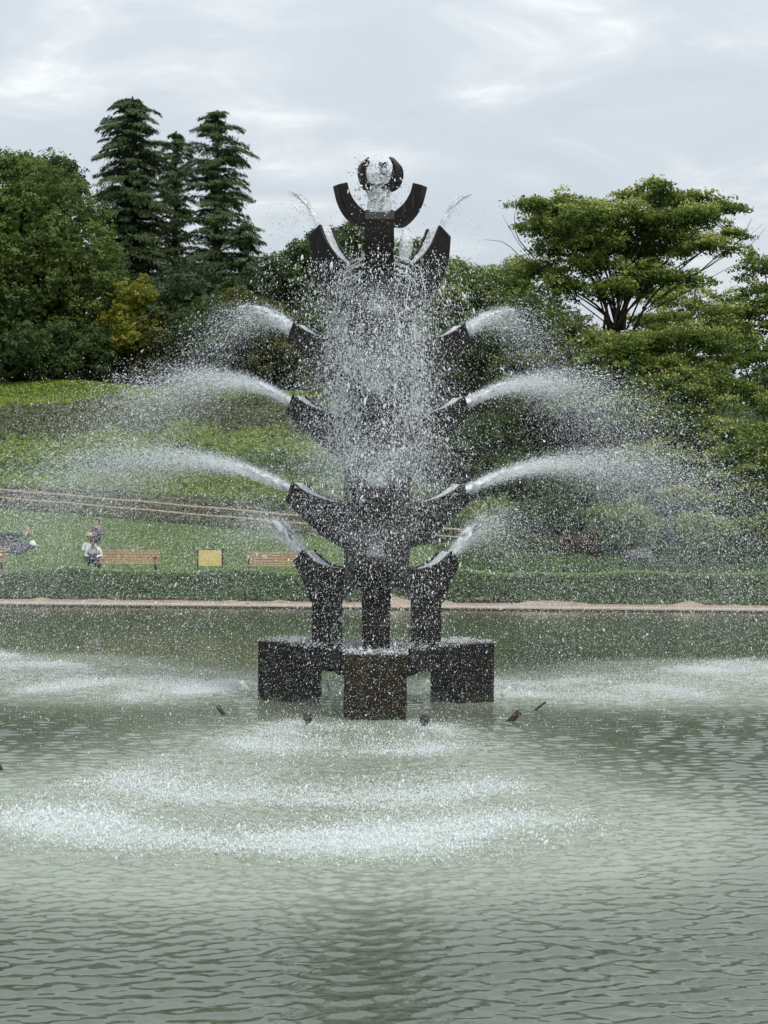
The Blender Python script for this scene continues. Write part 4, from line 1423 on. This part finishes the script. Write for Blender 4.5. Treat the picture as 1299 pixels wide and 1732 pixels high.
xs_post = np.arange(-19.5, 20, 2.15)
for hh_, nm in ((0.0, "rail"), (-0.34, "rail")):
    tb = Tubes()
    pts = [(x, YF, float(rail_z(x)) + hh_ + 0.015 * math.sin(x * 1.7)) for x in np.linspace(-20, 20, 40)]
    tb.add(pts, [0.05] * 40, 8)
    tb.build(nm, M["rail"], fence, FO2)
pm = None
for x in xs_post:
    zt = float(rail_z(x)) + 0.05
    if pm is None:
        tb = Tubes(); tb.add([(0, 0, 0), (0, 0, -0.6), (0, 0, -1.25)], [0.05, 0.055, 0.06], 8)
        o = tb.build("post", M["post"], fence); pm = o.data
    else:
        o = link(bpy.data.objects.new("post", pm), fence)
    o.location = (x, 0.11, zt - 1.6)

# pale stakes on the bank
st0 = None
for i, (px, py0, py1, w_) in enumerate(((28, 690, 722, "nearest the frame edge"), (88, 683, 712, "second from the frame edge"), (152, 672, 700, "below the golden shrub"), (208, 668, 690, "highest up, beside the spray"))):
    d = 26 + 74 + i * 2
    x = X(px, d); y = d - 26
    z = float(ground_z(np.array(x), np.array(y)))
    tb = Tubes(); tb.add([(0, 0, -0.1), (0, 0, 0.7), (0.02, 0, 1.3)], [0.045, 0.04, 0.035], 6)
    o = tb.build("stake", M["stake"])
    o.location = (x, y, z)
    tag(o, f"thin pale stake on the scrubby bank, {w_}", "stake", "stakes on the bank")

# tall dark post right of the slope and short post in the hedge
tb = Tubes(); tb.add([(0, 0, -0.2), (0, 0, 1.2), (0, 0, 2.1)], [0.07, 0.06, 0.055], 8); tb.add([(0, 0, 2.1), (0, 0, 2.2)], [0.09, 0.05], 8)
o = tb.build("dark_post", M["iron"])
x, y = X(1132, 70), 44.0
o.location = (x, y, float(ground_z(np.array(x), np.array(y))))
tag(o, "tall dark post standing at the end of the thin rails", "post")
o = box("hedge_post", (-0.04, -0.04, -0.1), (0.04, 0.04, 0.80), M["post"], bevel=0.01)
o.location = (X(421, 53.3), 27.25, 0.13)
tag(o, "short dark post in a gap of the hedge by the pond", "post")

# rock above the hedge
bm = bmesh.new()
bmesh.ops.create_icosphere(bm, subdivisions=3, radius=0.55)
for v in bm.verts:
    q = v.co
    v.co = Vector((q.x * 1.2, q.y, q.z * 1.0)) * (1 + 0.16 * math.sin(q.x * 7 + q.y * 5) + 0.12 * math.sin(q.z * 9 + q.x * 4))
me = bpy.data.meshes.new("rock"); bm.to_mesh(me); bm.free(); me.materials.append(M["rock"])
o = link(bpy.data.objects.new("rock", me))
x, y = X(1082, 67), 41.0
o.location = (x, y, float(ground_z(np.array(x), np.array(y))) + 0.35)
tag(o, "grey boulder in front of the dark arching bush", "rock")


def bench(x, y, label, n_len=2.15):
    z = float(ground_z(np.array(x), np.array(y)))
    b = empty("park_bench", (x, y, z), label, "bench", "wooden benches on the lawn")
    w = n_len / 2
    for i in range(5):
        zz0 = 0.46 + i * 0.095
        box("back_slat", (-w, 0.20 + i * 0.022, zz0), (w, 0.235 + i * 0.022, zz0 + 0.060), M["wood"], b, 0.008)
    for i in range(4):
        box("seat_slat", (-w, -0.24 + i * 0.105, 0.41), (w, -0.155 + i * 0.105, 0.445), M["wood"], b, 0.008)
    for sx in (-w + 0.12, w - 0.12):
        box("leg", (sx - 0.03, -0.22, -0.05), (sx + 0.03, -0.17, 0.409), M["iron"], b, 0.006)
        box("leg", (sx - 0.03, 0.15, -0.05), (sx + 0.03, 0.20, 0.409), M["iron"], b, 0.006)
        box("armrest", (sx - 0.025, -0.24, 0.62), (sx + 0.025, 0.21, 0.66), M["iron"], b, 0.006)
        box("arm_post", (sx - 0.02, -0.23, 0.446), (sx + 0.02, -0.19, 0.619), M["iron"], b, 0.004)
    return b


DBN = 59.0
bench(X(216, DBN), DBN - 26, "wooden slatted bench with the person in white sitting on it", 2.25)
bench(X(-45, DBN), DBN - 26, "wooden slatted bench cut off by the frame edge", 2.25)
bench(X(470, DBN), DBN - 26, "wooden slatted bench beside the yellow board, partly behind the fountain", 2.25)

# yellow board on two posts
x, y = X(356, 59), 33.0
z = float(ground_z(np.array(x), np.array(y)))
sg = empty("notice_board", (x, y, z), "blank yellow board on dark posts between two benches", "board")
box("board", (-0.41, -0.03, 0.38), (0.41, 0.0, 0.94), M["sign"], sg, 0.008)
for sx in (-0.44, 0.44):
    box("post", (sx - 0.025, -0.03, -0.2), (sx + 0.025, 0.03, 1.0), M["iron"], sg, 0.006)
box("frame_bar", (-0.412, 0.002, 0.945), (0.412, 0.03, 0.975), M["iron"], sg, 0.004)

# pipes, lamps and nozzles in the pond
def stick(name, a, b, r, mat, label, cat, group=None, flare=1.0):
    tb = Tubes()
    a = Vector(a); b = Vector(b)
    tb.add([a, a.lerp(b, 0.35), a.lerp(b, 0.8), b], [r, r, r, r * flare], 9)
    o = tb.build(name, mat, None, a)
    o.location = a
    bm = bmesh.new(); bm.from_mesh(o.data); bmesh.ops.recalc_face_normals(bm, faces=bm.faces); bm.to_mesh(o.data); bm.free()
    return tag(o, label, cat, group)


def at_water(px, py):
    d = 3.0 * F / (py - 860)
    return np.array([X(px, d), d - 26.0, 0.0]), d


def pond_stick(name, px0, py0, px1, py1, r, mat, label, cat, dz=-0.08, group=None, back=0.0):
    p0, d = at_water(px0, py0)
    p1 = np.array([X(px1, d), p0[1] + back, Z(py1, d)])
    if name == 'nozzle_rod':
        p0[2] += 0.06; p1[2] += 0.06; dz = -0.02
    dirv = unit(p1 - p0)
    return stick(name, p0 + dirv * dz, p1, r, mat, label, cat, group, 1.15)


pond_stick("water_pipe", 866, 1209, 882, 1193, 0.045, M["rust"], "dark rusty pipe end sticking out of the water by the fountain block", "pipe")
pond_stick("water_pipe", 908, 1190, 926, 1176, 0.018, M["iron"], "thin grey pipe in the water beyond the rusty pipe", "pipe")
pond_stick("water_pipe", 382, 1202, 370, 1188, 0.03, M["iron"], "small dark pipe in the water before the conifer side block", "pipe")
pond_stick("water_pipe", 7, 1299, -6, 1278, 0.022, M["iron"], "black bent pipe at the very edge of the frame", "pipe")
for (px0, py0, px1, py1, lb) in ((426, 1169, 409, 1152, "white nozzle rod outside the block on the conifer side"), (561, 1166, 555, 1147, "white nozzle rod between the conifer side block and the front block"),
                                 (719, 1162, 727, 1147, "white nozzle rod between the front block and the rusty pipe side block"), (852, 1171, 866, 1157, "white nozzle rod outside the block on the rusty pipe side")):
    pond_stick("nozzle_rod", px0, py0, px1, py1, 0.032, M["white_pipe"], lb, "nozzle", group="white nozzle rods round the fountain")
for px, py, lb in ((524, 1217, "small dark pond lamp before the conifer side block"), (721, 1220, "small dark pond lamp beside the front block")):
    p0, d = at_water(px, py)
    la = empty("pond_lamp", p0, lb, "lamp", "pond lamps at the fountain foot")
    tb = Tubes(); tb.add([(0, 0, -0.2), (0, 0, 0.03), (0, -0.01, 0.05)], [0.03, 0.03, 0.03], 8); tb.build("stem", M["iron"], la)
    tb = Tubes(); tb.add([(0, 0.05, 0.05), (0, -0.01, 0.09), (0, -0.06, 0.12)], [0.05, 0.065, 0.07], 10); tb.build("housing", M["iron"], la)


# ---------------------------------------------------------------- people
def body_mesh(name, joints, edges, parent, regions, mats):
    """one continuous skinned figure. joints: name -> (co, radius); regions: list of (joint names, material index)"""
    me = bpy.data.meshes.new(name)
    names = list(joints)
    idx = {n_: i for i, n_ in enumerate(names)}
    me.from_pydata([joints[n_][0] for n_ in names], [(idx[a], idx[b]) for a, b in edges], [])
    o = link(bpy.data.objects.new(name, me))
    sk = o.modifiers.new("skin", 'SKIN')
    for i, n_ in enumerate(names):
        sv = me.skin_vertices[0].data[i]
        r = joints[n_][1]
        sv.radius = r if isinstance(r, tuple) else (r, r)
        sv.use_root = (n_ == "pelvis")
    sb = o.modifiers.new("subsurf", 'SUBSURF')
    sb.levels = 1; sb.render_levels = 1
    dg = bpy.context.evaluated_depsgraph_get()
    m2 = bpy.data.meshes.new_from_object(o.evaluated_get(dg))
    bpy.data.objects.remove(o)
    for mt in mats:
        m2.materials.append(mt)
    segs = []
    for a, b in edges:
        mi = 0
        for rn, k_ in regions:
            if a in rn and b in rn:
                mi = k_
        segs.append((np.array(joints[a][0]), np.array(joints[b][0]), mi))
    for pl_ in m2.polygons:
        c = np.array(pl_.center)
        best, bi = 1e9, 0
        for A, B, mi in segs:
            ab = B - A
            t_ = np.clip(np.dot(c - A, ab) / max(np.dot(ab, ab), 1e-9), 0, 1)
            dd2 = np.sum((c - A - ab * t_) ** 2)
            if dd2 < best:
                best, bi = dd2, mi
        pl_.material_index = bi
        pl_.use_smooth = True
    m2.name = name
    return link(bpy.data.objects.new(name, m2), parent)


def blob(name, c, r, mat, parent, cut=None, wob=0.0):
    bm = bmesh.new()
    bmesh.ops.create_icosphere(bm, subdivisions=3, radius=1.0)
    for v in bm.verts:
        q = v.co.copy()
        s = 1 + wob * (math.sin(q.x * 9 + q.z * 4) * math.sin(q.y * 8))
        v.co = Vector((c[0] + q.x * r[0] * s, c[1] + q.y * r[1] * s, c[2] + q.z * r[2] * s))
    if cut:
        bmesh.ops.delete(bm, geom=[v for v in bm.verts if cut(v.co)], context='VERTS')
    me = bpy.data.meshes.new(name); bm.to_mesh(me); bm.free()
    me.materials.append(mat)
    me.polygons.foreach_set("use_smooth", [True] * len(me.polygons))
    return link(bpy.data.objects.new(name, me), parent)


def hand(J, E, side, wrist, dirv, s):
    """palm with four fingers and a thumb"""
    d = Vector(dirv).normalized()
    sd_ = Vector((1, 0, 0)) if abs(d.x) < 0.8 else Vector((0, 1, 0))
    sd_ = (sd_ - d * sd_.dot(d)).normalized()
    w = Vector(wrist)
    pm_ = w + d * 0.07
    J["palm" + side] = (tuple(pm_), (0.035, 0.018)); E.append(("wrist" + side, "palm" + side))
    for i, (off, ln) in enumerate(((-0.03, 0.07), (-0.01, 0.085), (0.01, 0.08), (0.03, 0.06))):
        a = pm_ + d * 0.03 + sd_ * off
        b = a + d * ln * 0.5 + Vector((0, 0, -0.008))
        c = b + d * ln * 0.4 + Vector((0, 0, -0.022))
        for nm_, p_, r_ in (("k", a, 0.010), ("m", b, 0.009), ("t", c, 0.008)):
            J[f"f{side}{i}{nm_}"] = (tuple(p_), r_)
        E += [("palm" + side, f"f{side}{i}k"), (f"f{side}{i}k", f"f{side}{i}m"), (f"f{side}{i}m", f"f{side}{i}t")]
    a = w + d * 0.04 - sd_ * s * 0.035
    b = a + d * 0.035 - sd_ * s * 0.02
    J["th" + side] = (tuple(a), 0.012); J["tt" + side] = (tuple(b), 0.009)
    E += [("palm" + side, "th" + side), ("th" + side, "tt" + side)]


def person(loc, rz, label, pose, top, bottom, hair=True, hat=None, bow=0.0, bag=False, strap=False):
    P = empty("person", loc, label, "person", None, rz)
    J, E = {}, []
    if pose == "sit":
        pel = Vector((0, 0.02, 0.53)); 
        chest = Vector((0, -0.10 * (0.5 + bow), 0.86)); neck = Vector((0, -0.16 * (0.5 + bow), 1.06)); head = Vector((0, -0.20 - 0.16 * bow, 1.20 - 0.04 * bow))
        knees = {"L": Vector((0.12, -0.44, 0.52)), "R": Vector((-0.12, -0.44, 0.52))}
        feet = {"L": Vector((0.13, -0.42, 0.08)), "R": Vector((-0.13, -0.42, 0.08))}
        elb = {"L": Vector((0.30, -0.12, 0.72)), "R": Vector((-0.30, -0.12, 0.72))}
        wri = {"L": Vector((0.12, -0.34, 0.68)), "R": Vector((-0.12, -0.34, 0.68))}
    elif pose == "ground":
        pel = Vector((0, 0.0, 0.12)); chest = Vector((0, 0.02, 0.46)); neck = Vector((0, 0.0, 0.66)); head = Vector((0, -0.04, 0.81))
        knees = {"L": Vector((0.14, -0.36, 0.34)), "R": Vector((-0.14, -0.36, 0.34))}
        feet = {"L": Vector((0.12, -0.52, 0.05)), "R": Vector((-0.12, -0.52, 0.05))}
        elb = {"L": Vector((0.28, -0.08, 0.32)), "R": Vector((-0.28, -0.08, 0.32))}
        wri = {"L": Vector((0.10, -0.30, 0.36)), "R": Vector((-0.10, -0.30, 0.36))}
    else:  # lying on the side along x, head at +x
        pel = Vector((0, 0, 0.15)); chest = Vector((0.38, 0.04, 0.20)); neck = Vector((0.58, 0.06, 0.30)); head = Vector((0.72, 0.05, 0.42))
        knees = {"L": Vector((-0.38, -0.16, 0.24)), "R": Vector((-0.40, -0.06, 0.10))}
        feet = {"L": Vector((-0.72, 0.10, 0.16)), "R": Vector((-0.80, 0.06, 0.06))}
        elb = {"L": Vector((0.32, -0.20, 0.26)), "R": Vector((0.66, -0.10, 0.08))}
        wri = {"L": Vector((0.10, -0.26, 0.16)), "R": Vector((0.76, -0.06, 0.28))}
    J["pelvis"] = (tuple(pel), (0.165, 0.13))
    J["waist"] = (tuple(pel.lerp(chest, 0.5)), (0.145, 0.11)); J["chest"] = (tuple(chest), (0.18, 0.12))
    J["neck"] = (tuple(neck), 0.055); J["chin"] = (tuple(neck.lerp(head, 0.55)), (0.066, 0.078)); J["head"] = (tuple(head), (0.085, 0.105)); J["top"] = (tuple(head + (head - neck).normalized() * 0.075), (0.062, 0.078))
    E += [("pelvis", "waist"), ("waist", "chest"), ("chest", "neck"), ("neck", "chin"), ("chin", "head"), ("head", "top")]
    for s_, sg_ in (("L", 1), ("R", -1)):
        lat = Vector((0, 0.0, 0))
        if pose == "lie":
            sh = chest + Vector((0.12, 0.02 - 0.10 * sg_, 0.06 * sg_)); hip = pel + Vector((-0.08, 0, 0.07 * sg_))
        else:
            sh = chest.lerp(neck, 0.55) + Vector((0.185 * sg_, 0, 0)); hip = pel + Vector((0.10 * sg_, -0.05, -0.02))
        J["shoulder" + s_] = (tuple(sh), 0.07); J["elbow" + s_] = (tuple(elb[s_]), 0.05); J["wrist" + s_] = (tuple(wri[s_]), 0.032)
        J["hip" + s_] = (tuple(hip), 0.095); J["knee" + s_] = (tuple(knees[s_]), 0.068); J["ankle" + s_] = (tuple(feet[s_]), 0.045)
        toe = feet[s_] + (Vector((0, -0.16, -0.035)) if pose != "lie" else Vector((-0.08, -0.12, 0)))
        J["toe" + s_] = (tuple(toe), 0.035)
        E += [("chest", "shoulder" + s_), ("shoulder" + s_, "elbow" + s_), ("elbow" + s_, "wrist" + s_), ("pelvis", "hip" + s_), ("hip" + s_, "knee" + s_), ("knee" + s_, "ankle" + s_), ("ankle" + s_, "toe" + s_)]
        hand(J, E, s_, wri[s_], wri[s_] - elb[s_], sg_)
    reg = [(("pelvis", "waist", "chest", "shoulderL", "shoulderR", "elbowL", "elbowR", "wristL", "wristR"), 1),
           (("pelvis", "hipL", "hipR", "kneeL", "kneeR", "ankleL", "ankleR", "toeL", "toeR"), 2)]
    body_mesh("body", J, E, P, reg, [M["skin"], top, bottom])
    fwd = Vector((0, -1, 0)) if pose != "lie" else Vector((0.2, -1, 0))
    hd = head
    blob("nose", hd + fwd * 0.108 + Vector((0, 0, -0.02)), (0.013, 0.018, 0.02), M["skin"], P)
    for s_ in (-1, 1):
        blob("eye", hd + fwd * 0.093 + Vector((0.033 * s_, 0, 0.015)), (0.013, 0.010, 0.009), M["hair"], P)
    if hair:
        hc = hd + Vector((0, 0.02, 0.035))
        blob("hair", hc, (0.105, 0.118, 0.115), M["hair"], P, cut=lambda co: co.y < hc.y - 0.05 and co.z < hc.z + 0.03 - 0.06 * bow, wob=0.05)
    if hat is not None:
        tb = Tubes()
        hz_ = hd + Vector((0, 0, 0.06))
        tb.add([hz_, hz_ + Vector((0, 0, 0.012))], [0.20, 0.19], 20)
        tb.add([hz_ + Vector((0, 0, 0.010)), hz_ + Vector((0, 0, 0.09)), hz_ + Vector((0, 0, 0.12))], [0.105, 0.095, 0.05], 20)
        tb.build("hat", hat, P)
    if bag:
        o_ = box("bag", (-0.15, -0.50, 0.585), (0.15, -0.32, 0.80), M["dark_cloth"], None, 0.04)
        o_.location = P.location; o_.rotation_euler = P.rotation_euler
        tag(o_, "dark bag held on the lap of the person in white", "bag")
    if strap:
        tb = Tubes(); tb.add([chest + Vector((0.10, -0.135, 0.2)), chest + Vector((0.13, -0.15, 0.05)), chest + Vector((0.15, -0.12, -0.2))], [0.014] * 3, 6)
        tb.build("strap", M["iron"], P)
    return P


gzf = lambda x, y: float(ground_z(np.array(x), np.array(y)))
x, y = X(160, DBN), DBN - 26.0
person((x, y, gzf(x, y) - 0.02), 0.0, "person in a white long sleeved top sitting bowed on the bench", "sit", M["white_cloth"], M["dark_cloth"], bow=0.8, bag=True, strap=True)
x, y = X(152, 62.5), 36.5
person((x, y, gzf(x, y)), 0.25, "person in a straw hat and pale top sitting on the grass behind the bench", "ground", M["pale_cloth"], M["dark_cloth"], hair=True, hat=M["straw"])
x, y = X(165, 66), 40.0
person((x, y, gzf(x, y)), -0.2, "person in a dark purple top sitting farther up the lawn", "ground", M["purple_cloth"], M["dark_cloth"])
x, y = X(16, 65), 39.0
person((x, y, gzf(x, y) + 0.10), 0.15, "person in dark clothes lying on a dark blanket on the lawn", "lie", M["dark_cloth"], M["dark_cloth"], hair=False)
# blanket
bx, by = X(8, 64), 37.9
gx, gy = np.meshgrid(np.linspace(-1.3, 1.0, 26), np.linspace(-1.0, 1.0, 24))
ed = np.hypot(gx + 0.1, gy * 1.1)
gx2 = gx + 0.10 * np.sin(gy * 4); gy2 = gy + 0.10 * np.sin(gx * 5)
gz2 = ground_z(bx + gx2, by + gy2) - gzf(bx, by) + 0.07 + 0.07 * np.abs(lumps(gx2, gy2, 5.0, 71)) + 0.10 * np.exp(-((gx - 0.0) ** 2 + (gy - 0.4) ** 2) * 2)
vv_ = np.stack([gx2, gy2, gz2], -1).reshape(-1, 3)
q0 = np.arange(23)[:, None] * 26 + np.arange(25)[None, :]
qq = np.stack([q0, q0 + 1, q0 + 27, q0 + 26], -1).reshape(-1, 4)
o = np_mesh("picnic_blanket", vv_, qq, M["dark_cloth"], smooth=True)
o.location = (bx, by, gzf(bx, by))
sm = o.modifiers.new("thick", 'SOLIDIFY'); sm.thickness = 0.03
tag(o, "rumpled dark blanket spread on the lawn at the frame edge", "blanket")
x, y = X(56, 64.5), 38.5
hatp = empty("sun_hat", (x, y, gzf(x, y) + 0.05), "white sun hat lying on the grass beside the dark blanket", "hat")
tb = Tubes(); tb.add([(0, 0, 0), (0, 0, 0.02)], [0.24, 0.22], 20); tb.build("brim", M["cap"], hatp)
blob("crown", (0, 0, 0.03), (0.13, 0.13, 0.16), M["cap"], hatp, cut=lambda co: co.z < 0.02)
